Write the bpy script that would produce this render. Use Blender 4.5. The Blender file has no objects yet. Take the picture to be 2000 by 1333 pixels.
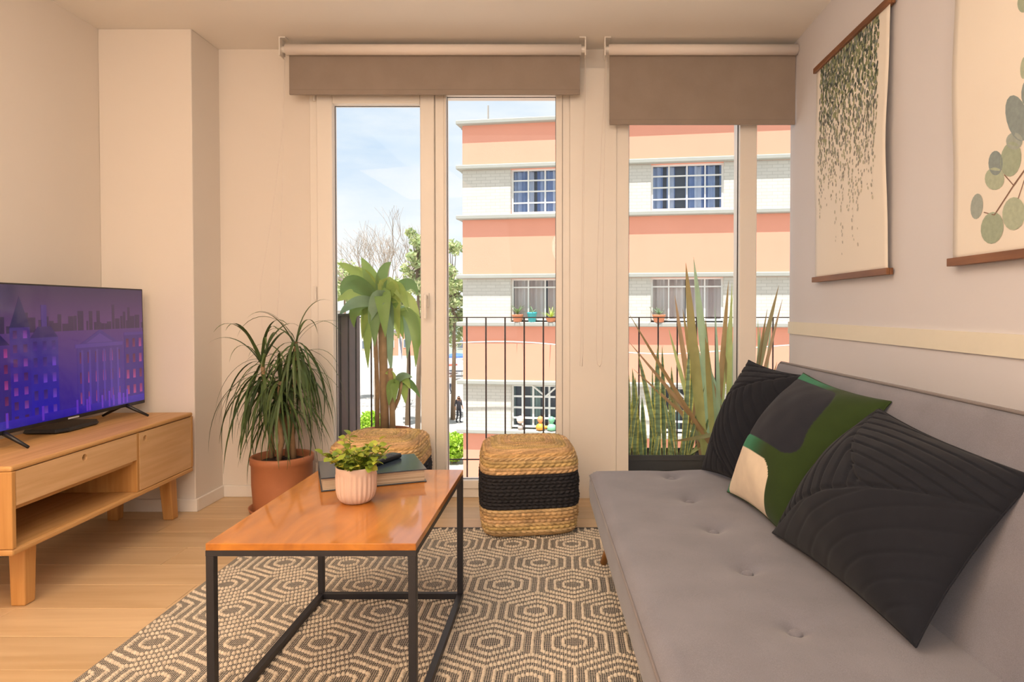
import bpy, bmesh, math, random
import numpy as np
from mathutils import Vector, Matrix
random.seed(7); np.random.seed(7)
scene = bpy.context.scene
COL = scene.collection
PI = math.pi

# ------------------------------------------------------------------ camera
F = 1300.0; CX, CY = 1105.0, 628.0; PITCH = math.radians(1.05); EYE = 1.0
cam_d = bpy.data.cameras.new('camera'); cam = bpy.data.objects.new('camera', cam_d); COL.objects.link(cam)
cam.location = (0, 0, EYE); cam.rotation_euler = (PI/2 - PITCH, 0, 0)
cam_d.sensor_fit = 'HORIZONTAL'; cam_d.sensor_width = 36.0; cam_d.lens = 36.0*F/2000.0
cam_d.shift_x = -(CX-1000.0)/2000.0; cam_d.shift_y = -(666.5-CY)/2000.0
cam_d.clip_start = 0.05; cam_d.clip_end = 600
scene.camera = cam

# ------------------------------------------------------------------ world, sun, lamp, fill lights, exposure
vs = scene.view_settings
vs.view_transform = 'Standard'; vs.look = 'None'; vs.gamma = 1.0; vs.exposure = 0.0; vs.use_curve_mapping = False

def L(h):
    h = h.lstrip('#'); c = [int(h[i:i+2], 16)/255 for i in (0, 2, 4)]
    return tuple(x/12.92 if x <= 0.04045 else ((x+0.055)/1.055)**2.4 for x in c)

def make_world():
    w = bpy.data.worlds.new('sky'); scene.world = w; w.use_nodes = True
    nt = w.node_tree; nt.nodes.clear(); N = nt.nodes.new; K = nt.links.new
    out = N('ShaderNodeOutputWorld'); bg = N('ShaderNodeBackground'); tc = N('ShaderNodeTexCoord')
    sep = N('ShaderNodeSeparateXYZ'); K(tc.outputs['Generated'], sep.inputs[0])
    ramp = N('ShaderNodeValToRGB'); e = ramp.color_ramp.elements
    e[0].position = 0.0; e[0].color = (*L('#e6eef4'), 1); e[1].position = 0.75; e[1].color = (*L('#9fc0e6'), 1)
    m = ramp.color_ramp.elements.new(0.22); m.color = (*L('#c8daee'), 1)
    K(sep.outputs['Z'], ramp.inputs[0])
    mp = N('ShaderNodeMapping'); mp.inputs['Scale'].default_value = (1.0, 1.0, 3.2); mp.inputs['Location'].default_value = (0.35, 0.1, 0.62)
    K(tc.outputs['Generated'], mp.inputs[0])
    no = N('ShaderNodeTexNoise'); no.inputs['Scale'].default_value = 2.3; no.inputs['Detail'].default_value = 9; no.inputs['Roughness'].default_value = 0.55
    K(mp.outputs[0], no.inputs[0])
    cr = N('ShaderNodeValToRGB'); cr.color_ramp.elements[0].position = 0.36; cr.color_ramp.elements[1].position = 0.60
    K(no.outputs[0], cr.inputs[0])
    mx = N('ShaderNodeMixRGB'); mx.inputs[2].default_value = (*L('#f3f4f4'), 1)
    K(cr.outputs[0], mx.inputs[0]); K(ramp.outputs[0], mx.inputs[1])
    bg.inputs[1].default_value = 1.2
    K(mx.outputs[0], bg.inputs[0]); K(bg.outputs[0], out.inputs[0])
make_world()

def add_sun(d, strength, color, ang):
    l = bpy.data.lights.new('sun', 'SUN'); l.energy = strength; l.color = color; l.angle = ang
    o = bpy.data.objects.new('sun', l); COL.objects.link(o)
    o.rotation_euler = Vector(d).to_track_quat('-Z', 'Y').to_euler(); o.location = (0, -5, 30)
add_sun((0.10, 0.30, -0.95), 9.6, (1.0, 0.94, 0.92), 0.009)

def area(name, loc, direction, size, energy, color, shape='DISK', size_y=None, spread=PI):
    l = bpy.data.lights.new(name, 'AREA'); l.energy = energy; l.color = color; l.shape = shape; l.size = size; l.spread = spread
    if size_y: l.size_y = size_y
    o = bpy.data.objects.new(name, l); COL.objects.link(o); o.location = loc
    o.rotation_euler = Vector(direction).to_track_quat('-Z', 'Y').to_euler()
    return o
area('ceiling_lamp_warm', (-1.55, 0.45, 2.34), (-0.05, 0.15, -1), 0.9, 36, (1.0, 0.58, 0.26), 'RECTANGLE', 1.5)
area('overhead_fill', (-0.75, 1.35, 2.345), (0, 0, -1), 1.5, 19, (1.0, 0.90, 0.78), 'RECTANGLE', 1.1)  # added overhead fill, stands for no known fixture
area('back_cool_fill', (-1.5, -2.9, 1.45), (0.6, 1, 0.05), 2.2, 24, (0.88, 0.94, 1.0), 'RECTANGLE', 1.8)  # added cool fill; the back wall behind it has no window
area('upward_fill', (-1.2, -0.3, 1.55), (0, 0, 1), 0.3, 40, (1.0, 0.82, 0.62))  # unseen upward fill, added to brighten the ceiling
pl = bpy.data.lights.new('rear_point_fill', 'POINT'); pl.energy = 66; pl.color = (1.0, 0.88, 0.75); pl.shadow_soft_size = 0.30  # bare point fill behind the camera, added to lift ceiling and walls
po = bpy.data.objects.new('rear_point_fill', pl); COL.objects.link(po); po.location = (0.12, -1.5, 1.8)

# ------------------------------------------------------------------ helpers
CP, SP = math.cos(PITCH), math.sin(PITCH)
def ray(px, py):
    a, b = (px-CX)/F, (CY-py)/F
    return Vector((a, CP + b*SP, -SP + b*CP))
def P(px, py, Y):
    r = ray(px, py); return Vector((r.x*Y/r.y, Y, EYE + r.z*Y/r.y))
def PXw(px, py, X):
    r = ray(px, py); t = X/r.x; return Vector((X, r.y*t, EYE + r.z*t))
def G(px, py, z):
    r = ray(px, py); t = (z-EYE)/r.z; return Vector((r.x*t, r.y*t, z))

class MB:
    def __init__(s): s.v = []; s.f = []; s.c = []
    def add(s, vs_, fs, col=None):
        n = len(s.v); s.v.extend([tuple(v) for v in vs_]); s.f.extend([tuple(i+n for i in f) for f in fs])
        s.c.extend([col if col else (1, 1, 1)]*len(vs_)); return s
    def box(s, x0, x1, y0, y1, z0, z1, col=None):
        v = [(x0,y0,z0),(x1,y0,z0),(x1,y1,z0),(x0,y1,z0),(x0,y0,z1),(x1,y0,z1),(x1,y1,z1),(x0,y1,z1)]
        return s.add(v, [(0,3,2,1),(4,5,6,7),(0,1,5,4),(1,2,6,5),(2,3,7,6),(3,0,4,7)], col)
    def loft(s, rings, closed=True, cap0=True, cap1=True, col=None):
        n = len(rings[0]); vs_ = [p for r in rings for p in r]; fs = []
        for i in range(len(rings)-1):
            for j in range(n if closed else n-1):
                k = (j+1) % n; fs.append((i*n+j, i*n+k, (i+1)*n+k, (i+1)*n+j))
        if cap0: fs.append(tuple(range(n))[::-1])
        if cap1: fs.append(tuple((len(rings)-1)*n+j for j in range(n)))
        return s.add(vs_, fs, col)
    def tube(s, pts, r, seg=8, col=None, caps=True):
        pts = [Vector(p) for p in pts]; rr = r if isinstance(r, (list, tuple)) else [r]*len(pts)
        rings = []; up = None
        for i, p in enumerate(pts):
            d = (pts[min(i+1, len(pts)-1)] - pts[max(i-1, 0)])
            if d.length < 1e-9: d = Vector((0, 0, 1))
            d.normalize()
            if up is None:
                up = Vector((0, 0, 1)) if abs(d.z) < 0.9 else Vector((1, 0, 0))
            a = d.cross(up)
            if a.length < 1e-6: a = d.cross(Vector((0, 1, 0)))
            a.normalize(); b = a.cross(d).normalized(); up = b
            rings.append([p + (a*math.cos(2*PI*k/seg) + b*math.sin(2*PI*k/seg))*rr[i] for k in range(seg)])
        return s.loft(rings, True, caps, caps, col)
    def lathe(s, prof, seg=32, c=(0, 0, 0), col=None, cap0=False, cap1=False):
        rings = [[(c[0]+r*math.cos(2*PI*k/seg), c[1]+r*math.sin(2*PI*k/seg), c[2]+z) for k in range(seg)] for r, z in prof]
        return s.loft(rings, True, cap0, cap1, col)
    def build(s, name, m, parent=None, smooth=False, bevel=0, bseg=2, colors=False):
        return mk(name, s.v, s.f, m, parent, smooth, bevel, bseg, s.c if colors else None)

def mk(name, v, f, m, parent=None, smooth=False, bevel=0, bseg=2, cols=None, fix=True):
    me = bpy.data.meshes.new(name); me.from_pydata(v, [], f)
    if fix:
        bm = bmesh.new(); bm.from_mesh(me); bmesh.ops.recalc_face_normals(bm, faces=bm.faces); bm.to_mesh(me); bm.free()
    if cols is not None:
        a = me.color_attributes.new('Col', 'FLOAT_COLOR', 'POINT')
        arr = np.ones((len(v), 4), dtype=np.float32); arr[:, :3] = np.asarray(cols, dtype=np.float32); a.data.foreach_set('color', arr.ravel())
    if smooth: me.polygons.foreach_set('use_smooth', [True]*len(me.polygons))
    me.update()
    if m: me.materials.append(m)
    return place(name, me, parent, bevel, bseg)
def place(name, me, parent=None, bevel=0, bseg=2, loc=None, rot=None, scale=None):
    o = bpy.data.objects.new(name, me); COL.objects.link(o)
    if parent: o.parent = parent
    if bevel:
        b = o.modifiers.new('bevel', 'BEVEL'); b.width = bevel; b.segments = bseg; b.limit_method = 'ANGLE'; b.angle_limit = 0.6
        b.harden_normals = False
        me.polygons.foreach_set('use_smooth', [False]*len(me.polygons))
    if loc is not None: o.location = loc
    if rot is not None: o.rotation_euler = rot
    if scale is not None: o.scale = scale
    return o
def thing(name, label, cat, loc=(0, 0, 0), rotz=0, group=None):
    o = bpy.data.objects.new(name, None); COL.objects.link(o); o.location = loc; o.rotation_euler = (0, 0, rotz); o.empty_display_size = 0.1
    return tag(o, label, cat, group)
def tag(o, label, cat, group=None, kind=None):
    o['label'] = label; o['category'] = cat
    if group: o['group'] = group
    if kind: o['kind'] = kind
    return o
def struct(o, label=None):
    o['kind'] = 'structure'
    if label: o['label'] = label; 
    return o
def sempty(name, label=None, loc=(0, 0, 0)):
    o = bpy.data.objects.new(name, None); COL.objects.link(o); o.location = loc; o.empty_display_size = 0.1
    return struct(o, label)

# ------------------------------------------------------------------ materials
MATS = {}
def base_mat(name):
    m = bpy.data.materials.new(name); m.use_nodes = True
    nt = m.node_tree; b = nt.nodes['Principled BSDF']; MATS[name] = m
    return m, nt, b
def plain(name, col, rough=0.6, metal=0, spec=0.5, var=0.06, vscale=30, bump=0, bscale=200, sheen=0):
    m, nt, b = base_mat(name); N = nt.nodes.new; K = nt.links.new
    c = L(col) if isinstance(col, str) else col
    b.inputs['Roughness'].default_value = rough; b.inputs['Metallic'].default_value = metal
    b.inputs['Specular IOR Level'].default_value = spec
    if sheen: b.inputs['Sheen Weight'].default_value = sheen
    tc = N('ShaderNodeTexCoord')
    no = N('ShaderNodeTexNoise'); no.inputs['Scale'].default_value = vscale; no.inputs['Detail'].default_value = 4; K(tc.outputs['Object'], no.inputs[0])
    hs = N('ShaderNodeMixRGB'); hs.blend_type = 'MIX'
    hs.inputs[1].default_value = (*[x*(1-var) for x in c], 1); hs.inputs[2].default_value = (*[min(1, x*(1+var)) for x in c], 1)
    K(no.outputs[0], hs.inputs[0]); K(hs.outputs[0], b.inputs['Base Color'])
    if bump:
        n2 = N('ShaderNodeTexNoise'); n2.inputs['Scale'].default_value = bscale; n2.inputs['Detail'].default_value = 3; K(tc.outputs['Object'], n2.inputs[0])
        bp = N('ShaderNodeBump'); bp.inputs['Strength'].default_value = bump; bp.inputs['Distance'].default_value = 0.002; K(n2.outputs[0], bp.inputs['Height']); K(bp.outputs[0], b.inputs['Normal'])
    return m
def wood(name, c1, c2, axis=0, rough=0.45, scale=3.0, stretch=12, rnd=False, bump=0.15, fig=1.0):
    m, nt, b = base_mat(name); N = nt.nodes.new; K = nt.links.new
    b.inputs['Roughness'].default_value = rough
    tc = N('ShaderNodeTexCoord'); mp = N('ShaderNodeMapping')
    sc = [scale*stretch]*3; sc[axis] = scale; mp.inputs['Scale'].default_value = sc
    src = tc.outputs['Object']
    if rnd:
        oi = N('ShaderNodeObjectInfo'); ml = N('ShaderNodeVectorMath'); ml.operation = 'SCALE'; ml.inputs[0].default_value = (37, 53, 11)
        K(oi.outputs['Random'], ml.inputs['Scale']); ad = N('ShaderNodeVectorMath'); K(src, ad.inputs[0]); K(ml.outputs[0], ad.inputs[1]); src = ad.outputs[0]
    K(src, mp.inputs[0])
    n1 = N('ShaderNodeTexNoise'); n1.inputs['Scale'].default_value = 1.0; n1.inputs['Detail'].default_value = 6; n1.inputs['Distortion'].default_value = 0.6*fig; K(mp.outputs[0], n1.inputs[0])
    mp2 = N('ShaderNodeMapping'); s2 = [scale*2.2]*3; s2[axis] = scale*0.35; mp2.inputs['Scale'].default_value = s2; K(src, mp2.inputs[0])
    n2 = N('ShaderNodeTexNoise'); n2.inputs['Scale'].default_value = 1.0; n2.inputs['Detail'].default_value = 3; n2.inputs['Distortion'].default_value = 2.0*fig; K(mp2.outputs[0], n2.inputs[0])
    mixf = N('ShaderNodeMath'); mixf.operation = 'MULTIPLY_ADD'; mixf.inputs[1].default_value = 0.55; K(n1.outputs[0], mixf.inputs[0])
    m2 = N('ShaderNodeMath'); m2.operation = 'MULTIPLY'; m2.inputs[1].default_value = 0.45; K(n2.outputs[0], m2.inputs[0]); K(m2.outputs[0], mixf.inputs[2])
    rp = N('ShaderNodeValToRGB'); rp.color_ramp.elements[0].position = 0.33; rp.color_ramp.elements[1].position = 0.66
    rp.color_ramp.elements[0].color = (*L(c2), 1); rp.color_ramp.elements[1].color = (*L(c1), 1)
    K(mixf.outputs[0], rp.inputs[0])
    last = rp.outputs[0]
    if rnd:
        hv = N('ShaderNodeHueSaturation'); mr = N('ShaderNodeMapRange'); mr.inputs[3].default_value = 0.86; mr.inputs[4].default_value = 1.10
        K(oi.outputs['Random'], mr.inputs[0]); K(mr.outputs[0], hv.inputs['Value']); K(last, hv.inputs['Color']); last = hv.outputs[0]
    K(last, b.inputs['Base Color'])
    if bump:
        bp = N('ShaderNodeBump'); bp.inputs['Strength'].default_value = bump; bp.inputs['Distance'].default_value = 0.001; K(n1.outputs[0], bp.inputs['Height']); K(bp.outputs[0], b.inputs['Normal'])
    return m
def vcol(name, rough=0.6, spec=0.4, bump=0, bscale=300, sheen=0, trans=0, var=0.0, vscale=60):
    m, nt, b = base_mat(name); N = nt.nodes.new; K = nt.links.new
    at = N('ShaderNodeAttribute'); at.attribute_name = 'Col'
    b.inputs['Roughness'].default_value = rough; b.inputs['Specular IOR Level'].default_value = spec
    src = at.outputs['Color']
    tc = N('ShaderNodeTexCoord')
    if var:
        n0 = N('ShaderNodeTexNoise'); n0.inputs['Scale'].default_value = vscale; n0.inputs['Detail'].default_value = 3; K(tc.outputs['Object'], n0.inputs[0])
        hv = N('ShaderNodeHueSaturation'); mr = N('ShaderNodeMapRange'); mr.inputs[1].default_value = 0.25; mr.inputs[2].default_value = 0.75
        mr.inputs[3].default_value = 1-var; mr.inputs[4].default_value = 1+var
        K(n0.outputs[0], mr.inputs[0]); K(mr.outputs[0], hv.inputs['Value']); K(src, hv.inputs['Color']); src = hv.outputs[0]
    K(src, b.inputs['Base Color'])
    if sheen: b.inputs['Sheen Weight'].default_value = sheen
    if bump:
        n2 = N('ShaderNodeTexNoise'); n2.inputs['Scale'].default_value = bscale; n2.inputs['Detail'].default_value = 3; K(tc.outputs['Object'], n2.inputs[0])
        bp = N('ShaderNodeBump'); bp.inputs['Strength'].default_value = bump; bp.inputs['Distance'].default_value = 0.002; K(n2.outputs[0], bp.inputs['Height']); K(bp.outputs[0], b.inputs['Normal'])
    if trans:
        out = nt.nodes['Material Output']; t = N('ShaderNodeBsdfTranslucent'); K(src, t.inputs[0])
        mx = N('ShaderNodeMixShader'); mx.inputs[0].default_value = trans; K(b.outputs[0], mx.inputs[1]); K(t.outputs[0], mx.inputs[2]); K(mx.outputs[0], out.inputs[0])
    return m
def glass_mat(name, tint=(0.975, 0.985, 0.98), r0=0.006, rough=0.01):
    m = bpy.data.materials.new(name); m.use_nodes = True; nt = m.node_tree; nt.nodes.clear(); N = nt.nodes.new; K = nt.links.new
    out = N('ShaderNodeOutputMaterial'); t = N('ShaderNodeBsdfTransparent'); t.inputs[0].default_value = (*tint, 1)
    g = N('ShaderNodeBsdfGlossy'); g.inputs['Roughness'].default_value = rough; lw = N('ShaderNodeLayerWeight'); lw.inputs[0].default_value = 0.5
    pw = N('ShaderNodeMath'); pw.operation = 'POWER'; pw.inputs[1].default_value = 5.0; K(lw.outputs['Facing'], pw.inputs[0])
    ma = N('ShaderNodeMath'); ma.operation = 'MULTIPLY_ADD'; ma.inputs[1].default_value = 0.7; ma.inputs[2].default_value = r0; K(pw.outputs[0], ma.inputs[0])
    mx = N('ShaderNodeMixShader'); K(ma.outputs[0], mx.inputs[0]); K(t.outputs[0], mx.inputs[1]); K(g.outputs[0], mx.inputs[2]); K(mx.outputs[0], out.inputs[0])
    return m
def fabric(name, c1, c2, scale=900, bump=0.4, rough=0.95, sheen=0.25):
    m, nt, b = base_mat(name); N = nt.nodes.new; K = nt.links.new
    tc = N('ShaderNodeTexCoord'); b.inputs['Roughness'].default_value = rough; b.inputs['Sheen Weight'].default_value = sheen; b.inputs['Specular IOR Level'].default_value = 0.2
    n = N('ShaderNodeTexNoise'); n.inputs['Scale'].default_value = scale; n.inputs['Detail'].default_value = 2; K(tc.outputs['Object'], n.inputs[0])
    n3 = N('ShaderNodeTexNoise'); n3.inputs['Scale'].default_value = 9; n3.inputs['Detail'].default_value = 5; K(tc.outputs['Object'], n3.inputs[0])
    mm = N('ShaderNodeMath'); mm.operation = 'MULTIPLY_ADD'; mm.inputs[1].default_value = 0.7; K(n.outputs[0], mm.inputs[0])
    m4 = N('ShaderNodeMath'); m4.operation = 'MULTIPLY'; m4.inputs[1].default_value = 0.3; K(n3.outputs[0], m4.inputs[0]); K(m4.outputs[0], mm.inputs[2])
    rp = N('ShaderNodeValToRGB'); rp.color_ramp.elements[0].position = 0.35; rp.color_ramp.elements[1].position = 0.65
    rp.color_ramp.elements[0].color = (*L(c2), 1); rp.color_ramp.elements[1].color = (*L(c1), 1); K(mm.outputs[0], rp.inputs[0]); K(rp.outputs[0], b.inputs['Base Color'])
    bp = N('ShaderNodeBump'); bp.inputs['Strength'].default_value = bump; bp.inputs['Distance'].default_value = 0.001; K(n.outputs[0], bp.inputs['Height']); K(bp.outputs[0], b.inputs['Normal'])
    return m

M_wall = plain('wall_paint', '#e9e0d6', 0.85, var=0.012, vscale=4, bump=0.05, bscale=150)
M_wall_r = plain('wall_paint_cool', '#d9d6d9', 0.8, var=0.012, vscale=4, bump=0.05, bscale=150)
M_ceil = plain('ceiling_paint', '#f4eee6', 0.9, var=0.01, vscale=3)
M_trimw = plain('trim_white', '#efe9e2', 0.5, var=0.01)
M_strip = plain('trim_cream', '#e6dfcd', 0.5, var=0.02)
M_pvc = plain('frame_white', '#ece5dc', 0.35, var=0.01)
M_gasket = plain('gasket_black', '#1d1c20', 0.6)
M_glass = glass_mat('window_glass')
M_floor = wood('oak_floor', '#dcbf98', '#c5a47a', axis=0, rough=0.42, scale=1.6, stretch=14, rnd=True, bump=0.06)
M_gap = plain('floor_gap', '#9d7f5a', 0.9)
M_oak = wood('oak', '#dcae74', '#bf8c50', axis=1, rough=0.45, scale=2.2, stretch=20, bump=0.08, fig=0.5)
M_oak_end = wood('oak_upright', '#d6a466', '#b98345', axis=2, rough=0.45, scale=2.2, stretch=20, bump=0.08, fig=0.5)
M_oakL = wood('oak_light', '#e6bf90', '#cda06c', axis=1, rough=0.45, scale=2.2, stretch=20, bump=0.08, fig=0.5)
M_table = wood('parota_top', '#cb7f22', '#955411', axis=1, rough=0.35, scale=2.4, stretch=5, bump=0, fig=2.0)
M_table.node_tree.nodes['Principled BSDF'].inputs['Coat Weight'].default_value = 0.75; M_table.node_tree.nodes['Principled BSDF'].inputs['Coat Roughness'].default_value = 0.06; M_table.node_tree.nodes['Principled BSDF'].inputs['Coat IOR'].default_value = 1.5
M_black = plain('black_steel', '#26262b', 0.45, spec=0.5, var=0.08, vscale=40)
M_blackp = plain('black_plastic', '#15151a', 0.35, var=0.05)
M_sofa = fabric('sofa_grey', '#807f89', '#686770')
M_pipe = fabric('sofa_piping', '#7f7878', '#6a6465')
M_button = fabric('sofa_button', '#807f89', '#686770')
M_leg = wood('leg_wood', '#b98446', '#94622c', axis=2, rough=0.5, scale=4, stretch=10)
M_cush = vcol('velvet', 0.9, 0.15, bump=0.15, bscale=700, sheen=0.06, var=0.06, vscale=25)
M_weave = vcol('hyacinth_weave', 0.75, 0.25, bump=0.3, bscale=500, var=0.15, vscale=90)
M_rugloop = vcol('rug_loop_wool', 0.95, 0.1, bump=0.4, bscale=900)
M_terra = plain('terracotta', '#b5744f', 0.55, var=0.16, vscale=9, bump=0.1, bscale=120)
M_soil = plain('soil', '#3a2a20', 0.95, var=0.5, vscale=60, bump=1.0, bscale=120)
M_leaf = vcol('leaf', 0.42, 0.45, trans=0.30, var=0.10, vscale=20)
M_leafd = vcol('leaf_dark', 0.45, 0.4, trans=0.10, var=0.12, vscale=20)
M_trunk = plain('trunk', '#a98a68', 0.85, var=0.3, vscale=35, bump=0.8, bscale=60)
M_potw = plain('pot_ceramic', '#d9bfb0', 0.55, var=0.02)
M_blindw = plain('blind_back', '#ece2da', 0.7, var=0.01)
M_blind = fabric('blind_taupe', '#a09287', '#908277', scale=1500, bump=0.15, sheen=0)
M_rodw = wood('walnut_rod', '#8f5f3c', '#6d4427', axis=1, rough=0.5, scale=4, stretch=10)
M_paper = plain('print_paper', '#eee6da', 0.8, var=0.015, vscale=6)
M_ink = vcol('print_ink', 0.85, 0.1, var=0.1, vscale=80)

# ------------------------------------------------------------------ room shell
XL, XR, YF, YB, H = -2.285, 1.178, 3.535, -3.3, 2.37
PILX, PILY = -1.83, 3.275
YW = 3.50                                           # inner face of the window frames
o = MB().box(XL-0.15, XL, YB, YF+0.2, -0.1, H).build('wall_left', M_wall); struct(o, 'white painted wall behind the television')
o = MB().box(XR, XR+0.15, YB, YW+0.006, -0.1, H).build('wall_right', M_wall_r); struct(o, 'pale wall with hanging prints above the sofa')
o = MB().box(XL-0.15, XR+0.15, YB-0.15, YB, -0.1, H).build('wall_back', M_wall); struct(o)
o = MB().box(XL, PILX, PILY, YF+0.15, 0, H).build('wall_pillar', M_wall, bevel=0.004); struct(o, 'square corner pillar beside the television')
o = MB().box(XL-0.15, XR+0.5, YB-0.15, YF+0.2, H, H+0.18).build('ceiling', M_ceil); struct(o, 'white painted ceiling')
WL, WM0, WM1 = -1.345, 0.022, 0.235
HZ = 2.2
b = MB(); b.box(PILX, WL, YF, YF+0.15, 0, H); b.box(WM0, WM1, YF, YF+0.15, 0, H); b.box(WL, WM0, YF, YF+0.15, HZ, H); b.box(WM1, XR+0.2, YF, YF+0.15, HZ, H); b.box(XR+0.20, XR+0.5, YF, YF+0.15, -0.1, H)
o = b.build('wall_front', M_wall); struct(o, 'white wall around the tall windows')
o = MB().box(WM0, WM1+0.03, YW, YF, 0, 2.26).build('trim_1', M_pvc); struct(o, 'flat white panel between the two windows')
o = MB().box(XR-0.008, XR, 0.2, YF-0.03, 0.872, 0.934).build('trim_2', M_strip); struct(o, 'narrow cream strip along the sofa wall')
for i, (nm, bx) in enumerate([('baseboard_left', (XL, XL+0.014, YB, PILY, 0, 0.062)), ('baseboard_pillar', (XL+0.014, PILX+0.014, PILY-0.014, PILY, 0, 0.062)),
                              ('baseboard_pillar_side', (PILX, PILX+0.014, PILY, YF-0.014, 0, 0.062)), ('baseboard_front', (PILX, WL, YF-0.014, YF, 0, 0.062)),
                              ('baseboard_right', (XR-0.014, XR, YB, YF, 0, 0.062))]):
    struct(MB().box(*bx).build(nm, M_trimw, bevel=0.003))
# floor of wide oak planks, laid across the room
fl = sempty('floor', 'light oak plank floor')
MB().box(XL, XR, YB, YF+0.1, -0.12, -0.012).build('underlay', M_gap, fl)
PW = 0.19; y = YF; row = 0
lens = {}
while y > YB+0.05:
    off = [0.0, 0.55, 1.05, 0.3, 0.8][row % 5]; x = XL - off
    while x < XR:
        x0, x1 = max(x, XL), min(x+1.5, XR)
        if x1-x0 > 0.03:
            key = round(x1-x0, 3)
            if key not in lens:
                oo = MB().box(-(x1-x0)/2+0.0008, (x1-x0)/2-0.0008, -PW/2+0.0008, PW/2-0.0008, -0.012, 0).build('plank', M_floor, fl, bevel=0.0012, bseg=1); lens[key] = oo.data
            else:
                oo = place('plank', lens[key], fl, bevel=0.0012, bseg=1)
            oo.location = ((x0+x1)/2, y-PW/2, 0)
        x += 1.5
    y -= PW; row += 1

# ------------------------------------------------------------------ windows
def pane(x0, x1, z0, z1, parent, y=YW+0.035):
    MB().box(x0, x1, y, y+0.006, z0, z1).build('pane', M_glass, parent)
    g = 0.004; b = MB()
    for (a, c, d, e) in ((x0, x0+g, z0, z1), (x1-g, x1, z0, z1), (x0+g, x1-g, z1-g, z1), (x0+g, x1-g, z0, z0+g)):
        b.box(a, c, y-0.006, y, d, e)
    b.build('gasket', M_gasket, parent)
def frame_ring(name, x0, x1, z0, z1, w, parent, y0, y1, wl=None, wr=None, wt=None, wb=None, bevel=0.004):
    wl = w if wl is None else wl; wr = w if wr is None else wr; wt = w if wt is None else wt; wb = w if wb is None else wb
    b = MB(); b.box(x0, x0+wl, y0, y1, z0, z1); b.box(x1-wr, x1, y0, y1, z0, z1)
    b.box(x0+wl, x1-wr, y0, y1, z1-wt, z1); b.box(x0+wl, x1-wr, y0, y1, z0, z0+wb)
    return b.build(name, M_pvc, parent, bevel=bevel)
w1 = sempty('window_1', 'white balcony door and fixed pane left of the sofa')
frame_ring('window_frame', WL, WM0, 0, HZ, 0.04, w1, YW+0.01, YF+0.10, wt=0.07, wb=0.05)
MB().box(-0.686, -0.638, YW+0.006, YF+0.09, 0.05, 2.14).build('mullion', M_pvc, w1, bevel=0.004)
sash = frame_ring('door_sash', -1.303, -0.687, 0.035, 2.16, 0.084, w1, YW-0.008, YW+0.065, wl=0.0835, wr=0.075, wt=0.088, wb=0.10, bevel=0.006)
pane(-1.2195, -0.762, 0.135, 2.072, sash)
frame_ring('glazing_bead', -1.2235, -0.758, 0.131, 2.076, 0.006, sash, YW+0.014, YW+0.034, bevel=0.001)
hd = MB(); hd.box(-0.741, -0.715, YW-0.016, YW-0.008, 1.01, 1.085); hd.box(-0.735, -0.721, YW-0.05, YW-0.016, 1.055, 1.072); hd.box(-0.736, -0.720, YW-0.062, YW-0.048, 0.95, 1.076)
hd.build('door_handle', M_pvc, sash, bevel=0.003)
for z in (2.085, 1.05, 0.12):
    MB().tube([(-1.312, YW-0.012, z), (-1.312, YW-0.012, z+0.07)], 0.0065, 8).build('hinge', M_pvc, sash)
frame_ring('fixed_frame', -0.638, -0.018, 0.05, 2.14, 0.02, w1, YW+0.0, YW+0.07, wl=0.012, wr=0.034, wt=0.022, wb=0.045)
pane(-0.628, -0.051, 0.093, 2.12, w1)
w2 = sempty('window_2', 'tall white window behind the sofa')
frame_ring('window_frame', 0.262, XR+0.20, 0, HZ, 0.05, w2, YW+0.008, YF+0.10, wl=0.07, wr=0.05, wt=0.08, wb=0.09)
MB().box(0.911, 1.001, YW-0.004, YF+0.09, 0.09, 2.12).build('mullion', M_pvc, w2, bevel=0.004)
pane(0.331, 0.911, 0.09, 2.12, w2); pane(1.001, XR+0.15, 0.09, 2.12, w2)

# ------------------------------------------------------------------ blinds
YBL = 3.40; kb = YBL/F
def blind(name, label, x0, x1, zb, chains):
    r = thing(name, label, 'blind', ((x0+x1)/2, YBL, 2.10), 0, 'roller blinds')
    ox, oy, oz = (x0+x1)/2, YBL, 2.10; hw = (x1-x0)/2; zc = 2.316-oz
    ex = 0.02 if x1 < 1.1 else 0.001
    MB().tube([(-hw+0.02, 0, zc), (hw-ex, 0, zc)], 0.027, 24).build('roller', M_blindw, r, smooth=True)
    MB().box(-hw+0.026, hw-ex*1.3, 0.0215, 0.0232, zb-oz+0.012, zc).build('blind_fabric', M_blind, r)
    MB().box(-hw+0.026, hw-ex*1.3, 0.0165, 0.028, zb-oz, zb-oz+0.028).build('hem_bar', M_blind, r, bevel=0.004)
    for s in ((-1, 1) if x1 < 1.1 else (-1,)):
        q = MB(); q.box(s*hw-0.003, s*hw+0.003, -0.034, 0.034, zc-0.04, 2.369-oz); q.box(min(s*hw, s*hw-s*0.03), max(s*hw, s*hw-s*0.03), -0.034, 0.034, 2.364-oz, 2.3695-oz)
        q.build('bracket', M_pvc, r, bevel=0.001)
        MB().tube([(s*hw-s*0.022, 0, zc), (s*hw, 0, zc)], 0.017, 14).build('end_cap', M_pvc, r)
    for ch in chains:
        MB().tube([Vector(p)-Vector((ox, oy, oz)) for p in ch], 0.0014, 5).build('pull_chain', M_blindw, r, smooth=True)
    return r
def chain(pts, Y): return [P(x, y, Y) for x, y in pts]
blind('roller_blind', 'wide taupe roller blind over the balcony door', P(551, 95, YBL).x, P(1143, 95, YBL).x, P(850, 183, YBL).z,
      [chain([(556,112),(552,250),(530,430),(508,560),(512,640),(528,660),(540,640),(545,560),(553,300),(557,112)], YBL-0.025), chain([(1143,112),(1139,300),(1134,690),(1133,715),(1137,716),(1139,690),(1141,300),(1144.5,112)], YBL+0.005)])
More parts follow.
